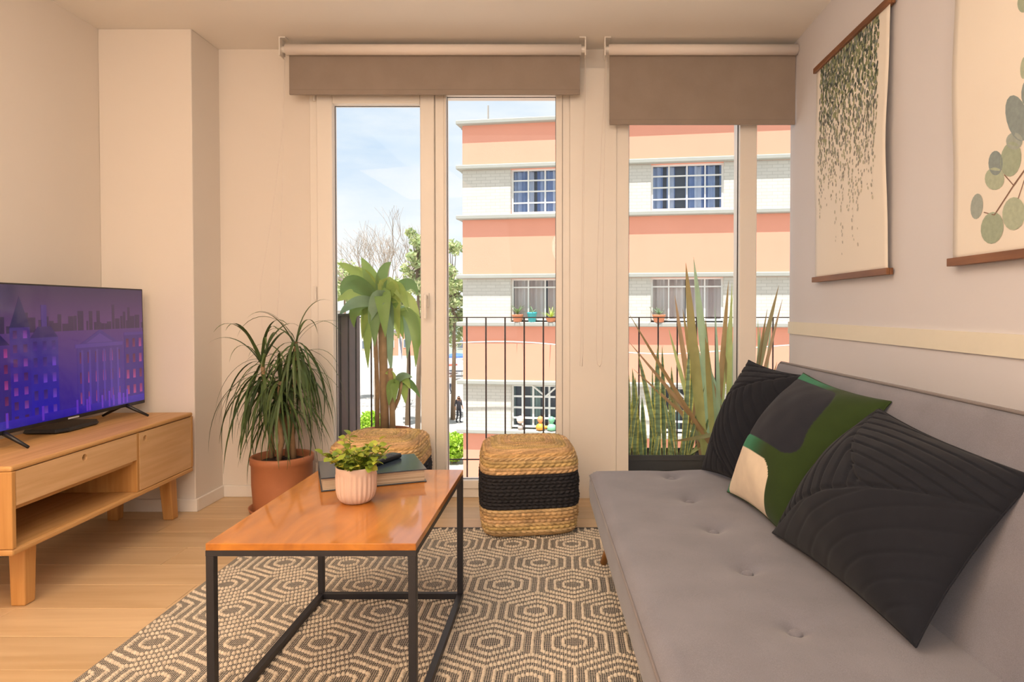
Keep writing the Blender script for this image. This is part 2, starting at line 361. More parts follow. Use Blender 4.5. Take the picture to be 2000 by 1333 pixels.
blind('roller_blind', 'narrower taupe roller blind hanging lower, behind the sofa', P(1181, 95, YBL).x, 1.1745, P(1400, 242, YBL).z,
      [chain([(1183,112),(1174,300),(1167,500),(1165,690),(1167,712),(1171,717),(1175,710),(1177,690),(1179,400),(1185,112)], YBL-0.02)])

# ------------------------------------------------------------------ rug
RX0, RX1, RY0, RY1 = -1.315, 0.60, 0.75, 3.0
def rug():
    r = thing('area_rug', 'cream and charcoal rug of nested woven hexagons under the coffee table', 'rug', ((RX0+RX1)/2, (RY0+RY1)/2, 0))
    cx, cy = (RX0+RX1)/2, (RY0+RY1)/2
    m, nt, b = base_mat('rug_weave'); N = nt.nodes.new; K = nt.links.new
    b.inputs['Roughness'].default_value = 0.95; b.inputs['Specular IOR Level'].default_value = 0.1
    tc = N('ShaderNodeTexCoord'); sp = N('ShaderNodeSeparateXYZ'); K(tc.outputs['Object'], sp.inputs[0])
    def stripe(sock, pitch, thr):
        a = N('ShaderNodeMath'); a.operation = 'MULTIPLY'; a.inputs[1].default_value = 1/pitch; K(sock, a.inputs[0])
        f = N('ShaderNodeMath'); f.operation = 'FRACT'; K(a.outputs[0], f.inputs[0])
        g = N('ShaderNodeMath'); g.operation = 'LESS_THAN'; g.inputs[1].default_value = thr; K(f.outputs[0], g.inputs[0]); return g.outputs[0]
    s1 = stripe(sp.outputs['X'], 0.0062, 0.24); s2 = stripe(sp.outputs['Y'], 0.0062, 0.28)
    mx = N('ShaderNodeMath'); mx.operation = 'MAXIMUM'; K(s1, mx.inputs[0]); K(s2, mx.inputs[1])
    no = N('ShaderNodeTexNoise'); no.inputs['Scale'].default_value = 160; K(tc.outputs['Object'], no.inputs[0])
    mm = N('ShaderNodeMath'); mm.operation = 'MULTIPLY'; K(mx.outputs[0], mm.inputs[0]); K(no.outputs[0], mm.inputs[1])
    rp = N('ShaderNodeValToRGB'); rp.color_ramp.elements[0].color = (*L('#282b34'), 1); rp.color_ramp.elements[1].color = (*L('#d2c8b8'), 1); rp.color_ramp.elements[1].position = 0.55
    K(mm.outputs[0], rp.inputs[0]); K(rp.outputs[0], b.inputs['Base Color'])
    MB().box(RX0-cx, RX1-cx, RY0-cy, RY1-cy, 0.0005, 0.0065).build('woven_ground', m, r)
    R = 0.125; sy = 0.956; side = 2*R/math.sqrt(3); rowd = 1.5*side*sy
    hx0, hy0 = 0.0225+0.004, 2.377                    # a hexagon centre seen in the photo
    pts = []
    ang = [math.radians(30+60*k) for k in range(6)]
    for j in range(-9, 5):
        yc = hy0 + j*rowd; xo = (R if j % 2 else 0)
        for i in range(-8, 5):
            xc = hx0 + i*2*R + xo
            for fr in (0.27, 0.515, 0.76, 1.0):
                rad = side*fr
                for k in range(6):
                    if fr == 1.0 and k not in (0, 1, 5): continue
                    a0, a1 = ang[k], ang[(k+1) % 6]
                    p0 = (rad*math.cos(a0), rad*math.sin(a0)*sy); p1 = (rad*math.cos(a1), rad*math.sin(a1)*sy)
                    ln = math.hypot(p1[0]-p0[0], p1[1]-p0[1]); vert = abs(p1[0]-p0[0]) < 1e-6
                    n = max(1, round(ln/(0.0095 if vert else 0.0120)))
                    for q in range(n):
                        t = (q+0.5)/n
                        pts.append((xc+p0[0]+(p1[0]-p0[0])*t, yc+p0[1]+(p1[1]-p0[1])*t, 1 if vert else 0))
    pts = [p for p in pts if RX0+0.008 < p[0] < RX1-0.008 and RY0 < p[1] < RY1-0.012]
    ring = [(math.cos(2*PI*k/7), math.sin(2*PI*k/7)) for k in range(7)]
    v = []; f = []; c = []
    for (x, y_, vt) in pts:
        n = len(v); a = 0.0060+random.uniform(-.0006, .0008); bb = 0.0056; h = 0.0085+random.uniform(-.001, .0012)
        x += random.uniform(-.0008, .0008)-cx; y_ += random.uniform(-.0008, .0008)-cy
        for (s, z) in ((1.0, 0.006), (0.86, 0.006+h*0.6)):
            v.extend([(x+a*s*p, y_+bb*s*q, z) for p, q in ring])
        v.append((x, y_, 0.006+h))
        for k in range(7):
            k2 = (k+1) % 7; f.append((n+k, n+k2, n+7+k2, n+7+k)); f.append((n+7+k, n+7+k2, n+14))
        g = random.uniform(0.88, 1.06); c.extend([(0.70*g, 0.61*g, 0.49*g)]*15)
    o = mk('woven_loops', v, f, M_rugloop, r, True, cols=c, fix=False); o['kind'] = 'stuff'
    e = MB(); e.box(RX0-cx, RX1-cx, RY1-cy-0.008, RY1-cy+0.002, 0.001, 0.010); e.build('edge_binding', M_black, r, bevel=0.002)
rug()
ZR = 0.0125                                          # top of the rug

# ------------------------------------------------------------------ coffee table
TX0, TX1, TY0, TY1, TZ = -0.842, -0.350, 1.545, 2.262, 0.452
def coffee_table():
    cx, cy = (TX0+TX1)/2, (TY0+TY1)/2; hx, hy = (TX1-TX0)/2, (TY1-TY0)/2
    r = thing('coffee_table', 'low table with glossy wooden top on thin black steel frame', 'table', (cx, cy, 0))
    MB().box(-hx, hx, -hy, hy, TZ-0.017, TZ).build('table_top', M_table, r, bevel=0.0015)
    t = 0.019; z0, z1 = ZR+0.001, TZ-0.017
    f = MB(); zz = z1-0.013
    f.box(-hx, hx, -hy, -hy+t, zz, z1); f.box(-hx, hx, hy-t, hy, zz, z1); f.box(-hx, -hx+t, -hy+t, hy-t, zz, z1); f.box(hx-t, hx, -hy+t, hy-t, zz, z1)
    f.build('apron_frame', M_black, r)
    for sx in (-1, 1):
        for sy in (-1, 1):
            a = -hx if sx < 0 else hx-t; c = -hy if sy < 0 else hy-t
            MB().box(a, a+t, c, c+t, z0+t, zz).build('leg', M_black, r, bevel=0.001, bseg=1)
    for nm, bx in (('floor_rail', (-hx, -hx+t, -hy, hy)), ('floor_rail', (hx-t, hx, -hy, hy)), ('floor_rail', (-hx+t, hx-t, hy-t, hy))):
        MB().box(*bx, z0, z0+t).build(nm, M_black, r, bevel=0.001, bseg=1)
coffee_table()

# ------------------------------------------------------------------ things on the coffee table
def book():
    a = G(627, 962, TZ); bq = G(832, 942, TZ); d = (bq-a); ang = math.atan2(d.y, d.x); w, dp, th = 0.315, 0.240, 0.042
    r = thing('book', 'thick dark-covered book lying on the coffee table', 'book', (a.x, a.y, TZ), ang)
    m = plain('book_cover', '#2c3845', 0.18, var=0.45, vscale=22, spec=0.6)
    c = MB(); c.box(0, w, 0, dp, 0.0005, 0.0035); c.build('cover', m, r, bevel=0.001)
    MB().box(0, w, 0, dp, th-0.0035, th).build('cover', m, r, bevel=0.001)
    MB().box(0, w, dp-0.004, dp+0.001, 0.0035, th-0.0035).build('spine', m, r, bevel=0.001)
    mp, nt, b = base_mat('book_pages'); N = nt.nodes.new; K = nt.links.new
    tc = N('ShaderNodeTexCoord'); mpn = N('ShaderNodeMapping'); mpn.inputs['Scale'].default_value = (2, 2, 900); K(tc.outputs['Object'], mpn.inputs[0])
    no = N('ShaderNodeTexNoise'); no.inputs['Scale'].default_value = 1; K(mpn.outputs[0], no.inputs[0]); rp = N('ShaderNodeValToRGB')
    rp.color_ramp.elements[0].color = (*L('#8d7a66'), 1); rp.color_ramp.elements[1].color = (*L('#d6c5ad'), 1); rp.color_ramp.elements[0].position = .3; rp.color_ramp.elements[1].position = .7
    K(no.outputs[0], rp.inputs[0]); K(rp.outputs[0], b.inputs['Base Color']); b.inputs['Roughness'].default_value = .9
    MB().box(0.005, w-0.006, 0.006, dp-0.004, 0.0035, th-0.0035).build('page_block', mp, r)
    q = G(752, 902, TZ+th); p0, p1 = G(722, 912, TZ+th), G(778, 893, TZ+th); d2 = p1-p0
    rr = thing('remote_control', 'black remote control lying on the book', 'remote', (p0.x, p0.y, TZ+th), math.atan2(d2.y, d2.x))
    MB().box(-0.015, 0.145, -0.021, 0.021, 0.0005, 0.017).build('body', M_blackp, rr, bevel=0.006, bseg=3)
    mb = plain('remote_button', '#5a5f6a', 0.5)
    for i in range(6):
        for j in (-1, 0, 1):
            MB().lathe([(0.0042, 0), (0.0042, 0.0012), (0.003, 0.0018)], 10, (0.005+i*0.021, j*0.012, 0.017), cap1=True).build('button', mb, rr)
book()

def leaf_profile(kind, t):
    if kind == 'strap': return min(1, t*6+0.35)*(1-t**3.0)
    if kind == 'broad': return (math.sin(PI*min(1, t**0.8)))**0.75*1.0 if 0 < t < 1 else 0.02
    if kind == 'round': return max(0.05, math.sin(PI*t**0.85)**0.55) if 0 < t < 1 else 0.08
    if kind == 'sword': return (0.55+0.45*min(1, t*3))*(1-t**4.5)
def leaf_strip(path, widths, side, fold=0.15, mb=None, col=(.1, .3, .05), edge=None, nrm=None):
    """three-column strip along path; side = list of side vectors"""
    mb = mb or MB(); n0 = len(mb.v); n = len(path); k = 7 if edge else 3
    for i, p in enumerate(path):
        w = widths[i]/2; s = side[i]; up = nrm[i]
        offs = ((-1, fold), (-0.74, fold*0.6), (-0.66, fold*0.5), (0, 0), (0.66, fold*0.5), (0.74, fold*0.6), (1, fold)) if edge else ((-1, fold), (0, 0), (1, fold))
        for (a, h) in offs:
            mb.v.append(tuple(p + s*(a*w) + up*(h*w)))
            mb.c.append(edge if (edge and abs(a) > 0.7) else (col[i] if isinstance(col, list) else col))
    for i in range(n-1):
        for j in range(k-1):
            mb.f.append((n0+i*k+j, n0+i*k+j+1, n0+(i+1)*k+j+1, n0+(i+1)*k+j))
    return mb
def arc_leaf(length, width, th0, bend, kind, n=9, fold=0.2, col=(.1, .3, .05), edge=None, power=1.0, tipcol=None):
    """leaf in local xz-plane: starts at elevation th0, bends down by 'bend' radians along its length"""
    pts = [Vector((0, 0, 0))]; nr = []; sd = []; ws = []; cols = []
    for i in range(n):
        t = i/(n-1); th = th0 - bend*(t**power)
        d = Vector((math.cos(th), 0, math.sin(th)))
        if i: pts.append(pts[-1]+d*(length/(n-1)))
        nr.append(Vector((-math.sin(th), 0, math.cos(th)))); sd.append(Vector((0, 1, 0)))
        ws.append(max(0.0006, width*leaf_profile(kind, t)))
        cols.append(tuple(a+(b-a)*t for a, b in zip(col, tipcol)) if tipcol else col)
    return leaf_strip(pts, ws, sd, fold, None, cols, edge, nr)
def to_mesh(mb, name, mat):
    me = bpy.data.meshes.new(name); me.from_pydata(mb.v, [], mb.f)
    a = me.color_attributes.new('Col', 'FLOAT_COLOR', 'POINT'); arr = np.ones((len(mb.v), 4), dtype=np.float32); arr[:, :3] = np.array(mb.c); a.data.foreach_set('color', arr.ravel())
    me.polygons.foreach_set('use_smooth', [True]*len(me.polygons)); me.materials.append(mat); me.update(); return me

def table_plant():
    c = Vector((-0.596, 1.885, TZ))
    r = thing('potted_plant', 'small bushy green plant in a pale ribbed pot on the coffee table', 'plant', c)
    n = 96; rings = []
    for (rad, z, rib) in [(0.030, 0.0005, 0), (0.036, 0.001, 0.3), (0.044, 0.008, 0.8), (0.050, 0.018, 1), (0.0535, 0.032, 1), (0.0545, 0.05, 1), (0.0548, 0.078, 1), (0.055, 0.083, 0.3), (0.0555, 0.087, 0), (0.0558, 0.1005, 0), (0.0545, 0.1025, 0), (0.0515, 0.101, 0), (0.050, 0.085, 0)]:
        rings.append([((rad+rib*0.0021*math.cos(24*2*PI*k/n))*math.cos(2*PI*k/n), (rad+rib*0.0021*math.cos(24*2*PI*k/n))*math.sin(2*PI*k/n), z) for k in range(n)])
    MB().loft(rings, True, True, False).build('pot', M_potw, r, smooth=True)
    MB().lathe([(0.0505, 0.088), (0.02, 0.092), (0.001, 0.093)], 24).build('soil', M_soil, r, smooth=True)
    cols = [L('#92a637'), L('#adb944'), L('#7c9233'), L('#667f2c'), L('#c4c858')]
    meshes = []
    for i, cc in enumerate(cols):
        meshes.append(to_mesh(arc_leaf(0.022, 0.0175, 0.5, 0.9, 'round', 6, 0.22, cc), 'leaf', M_leaf))
    random.seed(11); cnt = 0
    for s in range(27):
        az = s*2.399; el = random.uniform(0.45, 1.3) if s > 3 else 1.4
        ln = random.uniform(0.06, 0.110); base = Vector((0.02*math.cos(az), 0.02*math.sin(az), 0.085))
        d = Vector((math.cos(az)*math.cos(el)*0.95, math.sin(az)*math.cos(el)*0.95, math.sin(el)*0.95))
        pts = [base + d*ln*t + Vector((0, 0, -0.012*t*t*(1-math.sin(el)))) for t in (0, .33, .66, 1)]
        MB().tube(pts, [0.0014, 0.0012, 0.001, 0.0006], 5).build('stem', M_leafd_stem, r)
        for q in range(11):
            t = 0.22+0.80*q/10; p = base + d*ln*t + Vector((0, 0, -0.012*t*t*(1-math.sin(el))))
            place('leaf', random.choice(meshes), r, loc=p, rot=(random.uniform(-.5, .5), random.uniform(-.7, .5), q*1.9+az+random.uniform(-.4, .4)), scale=[random.uniform(0.8, 1.25)]*3); cnt += 1
M_leafd_stem = plain('green_stem', '#6c7a2c', 0.6)
table_plant()

# ------------------------------------------------------------------ poufs
def pouf(name, label, loc, rot, half, height, bands):
    r = thing(name, label, 'pouf', loc, rot, 'woven poufs')
    # profile: (inset, z) path with arc length
    rc = 0.048; prof = []
    for k in range(8):
        a = -PI/2 + (PI/2)*k/7; prof.append((rc-rc*math.cos(a), rc*0.75+rc*0.75*math.sin(a)))
    prof = [(min(half-0.02, 0.10), 0.0)] + prof
    prof += [(0.0-0.008*math.sin(PI*t), rc*0.75+(height-rc*1.75)*t) for t in (0.25, 0.5, 0.75)]
    for k in range(8):
        a = (PI/2)*k/7; prof.append((rc-rc*math.cos(a), height-rc+rc*math.sin(a)))
    prof += [(half*0.5, height+0.008), (half*0.85, height+0.011), (half-0.003, height+0.012)]
    prof = np.array(prof); d = np.r_[0, np.cumsum(np.hypot(*np.diff(prof, axis=0).T))]
    rowh = 0.0148; nrow = int(d[-1]/rowh); sub = 7; rowh = d[-1]/nrow
    ss = np.linspace(0, d[-1], nrow*sub+1); ins = np.interp(ss, d, prof[:, 0]); zz = np.interp(ss, d, prof[:, 1])
    di = np.gradient(ins, ss); dz = np.gradient(zz, ss); nl = np.hypot(di, dz); nh, nv = dz/nl, di/nl       # outward normal (horizontal, vertical)
    NA = 300
    tt = np.linspace(0, 2*PI, 2001); 
    def ring(hw):
        ex = 2/5.5
        x = hw*np.sign(np.cos(tt))*np.abs(np.cos(tt))**ex; y = hw*np.sign(np.sin(tt))*np.abs(np.sin(tt))**ex
        L_ = np.r_[0, np.cumsum(np.hypot(np.diff(x), np.diff(y)))]; u = np.linspace(0, L_[-1], NA, endpoint=False)
        xs, ys = np.interp(u, L_, x), np.interp(u, L_, y)
        tx = np.roll(xs, -1)-np.roll(xs, 1); ty = np.roll(ys, -1)-np.roll(ys, 1); n = np.hypot(tx, ty)+1e-9
        return xs, ys, ty/n, -tx/n, u
    rng = np.random.RandomState(3); noise = rng.rand(nrow+1, 80)
    parts = {k: ([], [], []) for k in ('lower_weave', 'dark_band', 'upper_weave')}
    allv = np.zeros((len(ss), NA, 3)); allc = np.zeros((len(ss), NA, 3))
    for i, s in enumerate(ss):
        rowi = min(int(s/rowh+1e-6), nrow-1); fr = s/rowh-rowi
        hw = max(half-ins[i], 0.004); xs, ys, nx, ny, u = ring(hw)
        prof_d = math.sqrt(max(0, 1-(2*fr-1)**2))*0.0085
        sgn = 1 if rowi % 2 else -1
        pitch = 0.026; ph = 2*PI*(u/pitch + sgn*0.45*fr + rowi*0.37)
        fade = min(1, hw/0.05)
        disp = prof_d*(0.72+0.42*np.sin(ph))*fade + 0.0012*np.sin(2.7*ph+rowi)*fade
        wob = 0.002*np.sin(u*9+rowi*1.3)
        allv[i, :, 0] = xs+nx*disp*nh[i]+nx*wob*nh[i]; allv[i, :, 1] = ys+ny*disp*nh[i]+ny*wob*nh[i]; allv[i, :, 2] = zz[i]+disp*max(-0.2, nv[i])+0.0025
        idx = ((u/pitch+rowi*0.37)*1.0).astype(int) % 80
        g = 0.72+0.5*noise[rowi, idx]
        dark = bands[0] < zz[i] < bands[1] and ins[i] < rc*0.9
        base = np.array(L('#2b2a2e')) if dark else np.array(L('#cfb081'))
        tint = base[None, :]*g[:, None]
        if not dark: tint *= np.array([1, 0.97+0.05*math.sin(rowi), 0.92+0.1*math.sin(rowi*2.1)])[None, :]
        allc[i] = tint
    iz = [k for k in range(len(ss)) if bands[0] < zz[k] < bands[1] and ins[k] < rc*0.9]
    a, bq = (iz[0]//sub)*sub, (iz[-1]//sub+1)*sub
    for nm, i0, i1, dk in (('lower_weave', 0, a, 0), ('dark_band', a, bq, 1), ('upper_weave', bq, len(ss)-1, 0)):
        nr = i1-i0+1; V = allv[i0:i1+1].reshape(-1, 3).tolist(); C = allc[i0:i1+1].copy()
        if dk: C[:] = (np.array(L('#2b2a2e'))*(0.7+0.5*rng.rand(nr, NA, 1)))
        else:
            lum = C.sum(-1) < 0.25; C[lum] = np.array(L('#cfb081'))
        f = []
        for q in range(nr-1):
            for j in range(NA):
                k = (j+1) % NA; f.append((q*NA+j, q*NA+k, (q+1)*NA+k, (q+1)*NA+j))
        if nm == 'upper_weave': f.append(tuple((nr-1)*NA+j for j in range(NA)))
        mk(nm, V, f, M_weave, r, True, cols=C.reshape(-1, 3), fix=False)
    return r
pouf('woven_pouf', 'tan woven cube pouf with a broad black band, in front of the fixed pane', (-0.176, 3.055, 0.010), math.radians(8), 0.206, 0.376, (0.135, 0.262))
pouf('woven_pouf', 'tan woven cube pouf half hidden behind the book, at the balcony door', (-0.885, 3.20, 0.0), math.radians(2), 0.203, 0.385, (0.135, 0.262))

# ------------------------------------------------------------------ tv stand, television, box
def tv_stand():
    A = G(22, 912, 0.50); B_ = G(375, 806, 0.50); d = B_-A; ang = math.atan2(-d.x, d.y); Ln = 1.12; D = 0.40
    r = thing('tv_stand', 'oak television stand with one drawer, open shelf and cupboard door', 'cabinet', (A.x, A.y, 0), ang)
    z0, z1 = 0.212, 0.50; t = 0.018
    c = MB(); 
    def slab(nm, x0, x1, y0, y1, a, b_, mat, bev=0.004, par=r): return MB().box(x0, x1, y0, y1, a, b_).build(nm, mat, par, bevel=bev)
    slab('top_panel', -D, 0, 0, Ln, z1-t, z1, M_oak, 0.007)
    slab('bottom_panel', -D, 0, 0, Ln, z0, z0+0.022, M_oak, 0.007)
    slab('side_panel', -D, 0, 0, t, z0+0.022, z1-t, M_oak_end, 0.003)
    slab('side_panel', -D, 0, Ln-t, Ln, z0+0.022, z1-t, M_oak_end, 0.003)
    yd = 0.683
    slab('divider', -D+0.01, -0.002, yd-0.016, yd, z0+0.022, z1-t, M_oak_end, 0.002)
    slab('back_panel', -D, -D+0.008, t, Ln-t, z0+0.022, z1-t, M_oak, 0)
    slab('shelf_board', -D+0.008, -0.02, t, yd-0.016, 0.352, 0.364, M_oak, 0)
    def holed(nm, y0, y1, a, b_, hy, hz, rad, mat, th=0.016):
        n = 32; vs_ = []; fs = []
        pts_o = []
        for k in range(n):
            an = 2*PI*k/n; cx_, sz = math.cos(an), math.sin(an)
            tmax = min([(y1-hy)/cx_ if cx_ > 1e-9 else 1e9, (y0-hy)/cx_ if cx_ < -1e-9 else 1e9, (b_-hz)/sz if sz > 1e-9 else 1e9, (a-hz)/sz if sz < -1e-9 else 1e9])
            pts_o.append([hy+cx_*tmax, hz+sz*tmax])
        for cy_, cz_ in ((y0, a), (y1, a), (y1, b_), (y0, b_)):
            k = min(range(n), key=lambda q: (pts_o[q][0]-cy_)**2+(pts_o[q][1]-cz_)**2); pts_o[k] = [cy_, cz_]
        for x in (-0.001, -0.001-th):
            for (yy, z_) in pts_o: vs_.append((x, yy, z_))
            for k in range(n): vs_.append((x, hy+rad*math.cos(2*PI*k/n), hz+rad*math.sin(2*PI*k/n)))
        for k in range(n):
            q = (k+1) % n
            fs += [(k, q, n+q, n+k), (2*n+k, 3*n+k, 3*n+q, 2*n+q), (k, 2*n+k, 2*n+q, q), (n+k, n+q, 3*n+q, 3*n+k)]
        return mk(nm, vs_, fs, mat, r)
    dr = holed('drawer_front', t+0.002, yd-0.018, 0.370, z1-t-0.002, 0.345, 0.452, 0.0135, M_oakL)
    mdark = plain('recess', '#4a3018', 0.9)
    slab('drawer_box', -0.30, -0.0185, t+0.01, yd-0.03, 0.372, 0.468, mdark, 0, dr)
    dd = holed('door', yd+0.002, Ln-t-0.002, z0+0.024, z1-t-0.003, yd+0.042, 0.450, 0.0125, M_oakL)
    slab('door_back', -0.10, -0.0185, yd+0.004, Ln-t-0.004, z0+0.026, z1-t-0.004, mdark, 0, dd)
    for sy in (0, 1):
        for sx in (0, 1):
            yy = 0.155 if sy == 0 else Ln-0.075; xx = -0.085 if sx else -0.325
            dy = -0.012 if sy == 0 else 0.012; dx = 0.008 if sx else -0.008
            w1_, w0 = 0.028, 0.024
            top = [(xx-w1_, yy-w1_, z0), (xx+w1_, yy-w1_, z0), (xx+w1_, yy+w1_, z0), (xx-w1_, yy+w1_, z0)]
            bot = [(xx-w0+dx, yy-w0+dy, 0.0005), (xx+w0+dx, yy-w0+dy, 0.0005), (xx+w0+dx, yy+w0+dy, 0.0005), (xx-w0+dx, yy+w0+dy, 0.0005)]
            MB().loft([bot, top]).build('leg', M_oak_end, r, bevel=0.005)
tv_stand()

def tv():
    BR = Vector((-2.03, 3.205, 0)); ang = math.radians(1.0)       # right end, heading towards the camera
    W, Ht, zb = 0.958, 0.548, 0.548
    ux = Vector((math.sin(ang), -math.cos(ang), 0))                    # from right end to near end
    root = BR + ux*(W/2)
    r = thing('television', 'flat television showing a purple night city', 'television', (root.x, root.y, 0.50), PI/2 + 0*ang)
    rz = math.atan2(-ux.y, -ux.x); r.rotation_euler = (0, 0, rz)      # local +x runs to the far end, local -y... faces the room
    zb -= 0.50
    lean = 0.012
    def sh(v): return [(x, y_-0+ (z-zb)*lean*1.0, z) for x, y_, z in v]
    b = MB(); b.box(-W/2, W/2, 0.0, 0.028, zb, zb+Ht); b.box(-W*0.36, W*0.36, 0.028, 0.065, zb+0.03, zb+Ht*0.62); b.v = sh(b.v)
    b.build('casing', M_blackp, r, bevel=0.003)
    # screen picture (generic dusk city), local x from far(+)... viewer sees +x on the right
    S = MB(); lay = [0]
    def poly(pts, col, top=None):
        lay[0] += 1; y_ = -0.0006-0.000006*lay[0]
        vs_ = [(-W/2+0.008+(W-0.016)*u, y_, zb+0.016+(Ht-0.022)*v) for u, v in pts]
        n0 = len(S.v); S.add(vs_, [tuple(range(len(vs_)))], col)
        if top is not None:
            vm = max(v for u, v in pts); vn = min(v for u, v in pts)
            for i, (u, v) in enumerate(pts):
                k = (v-vn)/(vm-vn+1e-9); S.c[n0+i] = tuple(a*(1-k)+t_*k for a, t_ in zip(col, top))
    def rect(u0, u1, v0, v1, col, top=None): poly([(u0, v0), (u1, v0), (u1, v1), (u0, v1)], col, top)
    rnd = random.Random(4)
    rect(0, 1, 0, 1, L('#3a1f8c'), L('#3b2a4f'))
    rect(0, 1, 0.62, 1, L('#6d3f7c'), L('#3a2a52'))
    u = 0.0
    while u < 1:
        w = rnd.uniform(0.012, 0.04); h = 0.70+rnd.uniform(0, 0.12)*(1.4 if rnd.random() < .2 else 1); rect(u, min(1, u+w), 0.60, h, L('#3d2850')); u += w*rnd.uniform(0.8, 1.5)
    rect(0, 1, 0.0, 0.66, L('#35209a'), L('#5a3478'))
    def facade(u0, u1, v0, v1, cw, ch, body, top, lit):
        rect(u0, u1, v0, v1, body, top)
        for i in range(cw):
            for j in range(ch):
                du = (u1-u0)/cw; dv = (v1-v0)/ch
                q = lit if rnd.random() < 0.55 else tuple(x*0.45 for x in lit)
                rect(u0+du*(i+.3), u0+du*(i+.7), v0+dv*(j+.22), v0+dv*(j+.78), q, tuple(x*0.5 for x in q))
    facade(0.0, 0.17, 0.03, 0.58, 4, 5, L('#2b1a80'), L('#4a2c7c'), L('#b0409a'))
    poly([(0.0, 0.58), (0.17, 0.58), (0.085, 0.72)], L('#2c1c5a'))
    facade(0.17, 0.27, 0.0, 0.70, 2, 7, L('#2a1aa8'), L('#43287a'), L('#8a3fb0'))
    poly([(0.17, 0.70), (0.27, 0.70), (0.22, 0.92)], L('#2e2058'))
    facade(0.27, 0.42, 0.02, 0.62, 3, 5, L('#2416b4'), L('#46307f'), L('#7646d0'))
    poly([(0.27, 0.62), (0.42, 0.62), (0.38, 0.70), (0.31, 0.70)], L('#3a2664'))
    rect(0.33, 0.36, 0.7, 0.86, L('#4b3080'))
    facade(0.53, 0.83, 0.04, 0.52, 6, 3, L('#3a249a'), L('#4c3080'), L('#a8449c'))
    for i in range(6): rect(0.555+0.048*i, 0.568+0.048*i, 0.06, 0.50, L('#5138b4'), L('#5c4090'))
    rect(0.52, 0.84, 0.52, 0.55, L('#5a3c92')); poly([(0.55, 0.55), (0.81, 0.55), (0.68, 0.66)], L('#4a3080'))
    poly([(0.59, 0.555), (0.77, 0.555), (0.68, 0.63)], L('#5c3c8e'))
    facade(0.85, 1.0, 0.05, 0.60, 3, 4, L('#34208c'), L('#472c78'), L('#b84890'))
    rect(0.85, 1, 0.60, 0.625, L('#543688'))
    rect(0, 1, 0.0, 0.06, L('#24169c'), L('#3a22b0'))
    for i in range(14):
        u = rnd.random()*0.95; rect(u, u+0.012, 0.01, 0.09+rnd.random()*0.05, L('#6a35c8'))
    S.v = sh(S.v)
    m, nt, bb = base_mat('screen'); at = nt.nodes.new('ShaderNodeAttribute'); at.attribute_name = 'Col'
    bb.inputs['Base Color'].default_value = (0.01, 0.01, 0.012, 1); bb.inputs['Roughness'].default_value = 0.09; bb.inputs['Specular IOR Level'].default_value = 0.5; bb.inputs['IOR'].default_value = 1.65
    nt.links.new(at.outputs['Color'], bb.inputs['Emission Color']); bb.inputs['Emission Strength'].default_value = 0.72
    mk('screen', S.v, S.f, m, r, cols=S.c, fix=False)
    MB().box(-0.03, 0.03, -0.002, 0.0, zb+0.004, zb+0.010).build('maker_badge', plain('badge', '#c9c9cf', 0.3), r)
    for s in (-1, 1):
        for k in (-1, 1):
            x = s*0.345
            pts = [(x, 0.014, zb+0.012), (x, 0.014+k*0.03, zb-0.004), (x+s*0.008, 0.014+k*0.105, 0.0055)]
            MB().tube(pts, [0.010, 0.0085, 0.0055], 8).build('foot', M_blackp, r, smooth=True)
    # set-top box beneath
    q = G(128, 838, 0.50)
    bx = thing('set_top_box', 'flat black box lying under the television', 'media box', (q.x, q.y, 0.50), rz+0.05)
    h = 0.019
    def ring(z, i): return [(-0.135+i, 0.075-i, z), (-0.135+i, -0.05+i, z), (-0.09, -0.075+i, z), (0.09, -0.075+i, z), (0.135-i, -0.05+i, z), (0.135-i, 0.075-i, z)]
    MB().loft([ring(0.0008, 0.008), ring(0.006, 0), ring(h, 0.004)]).build('housing', M_blackp, bx, bevel=0.0015)
    MB().box(-0.10, 0.10, -0.0725, -0.0705, 0.008, 0.013).build('display_strip', M_black, bx)
tv()

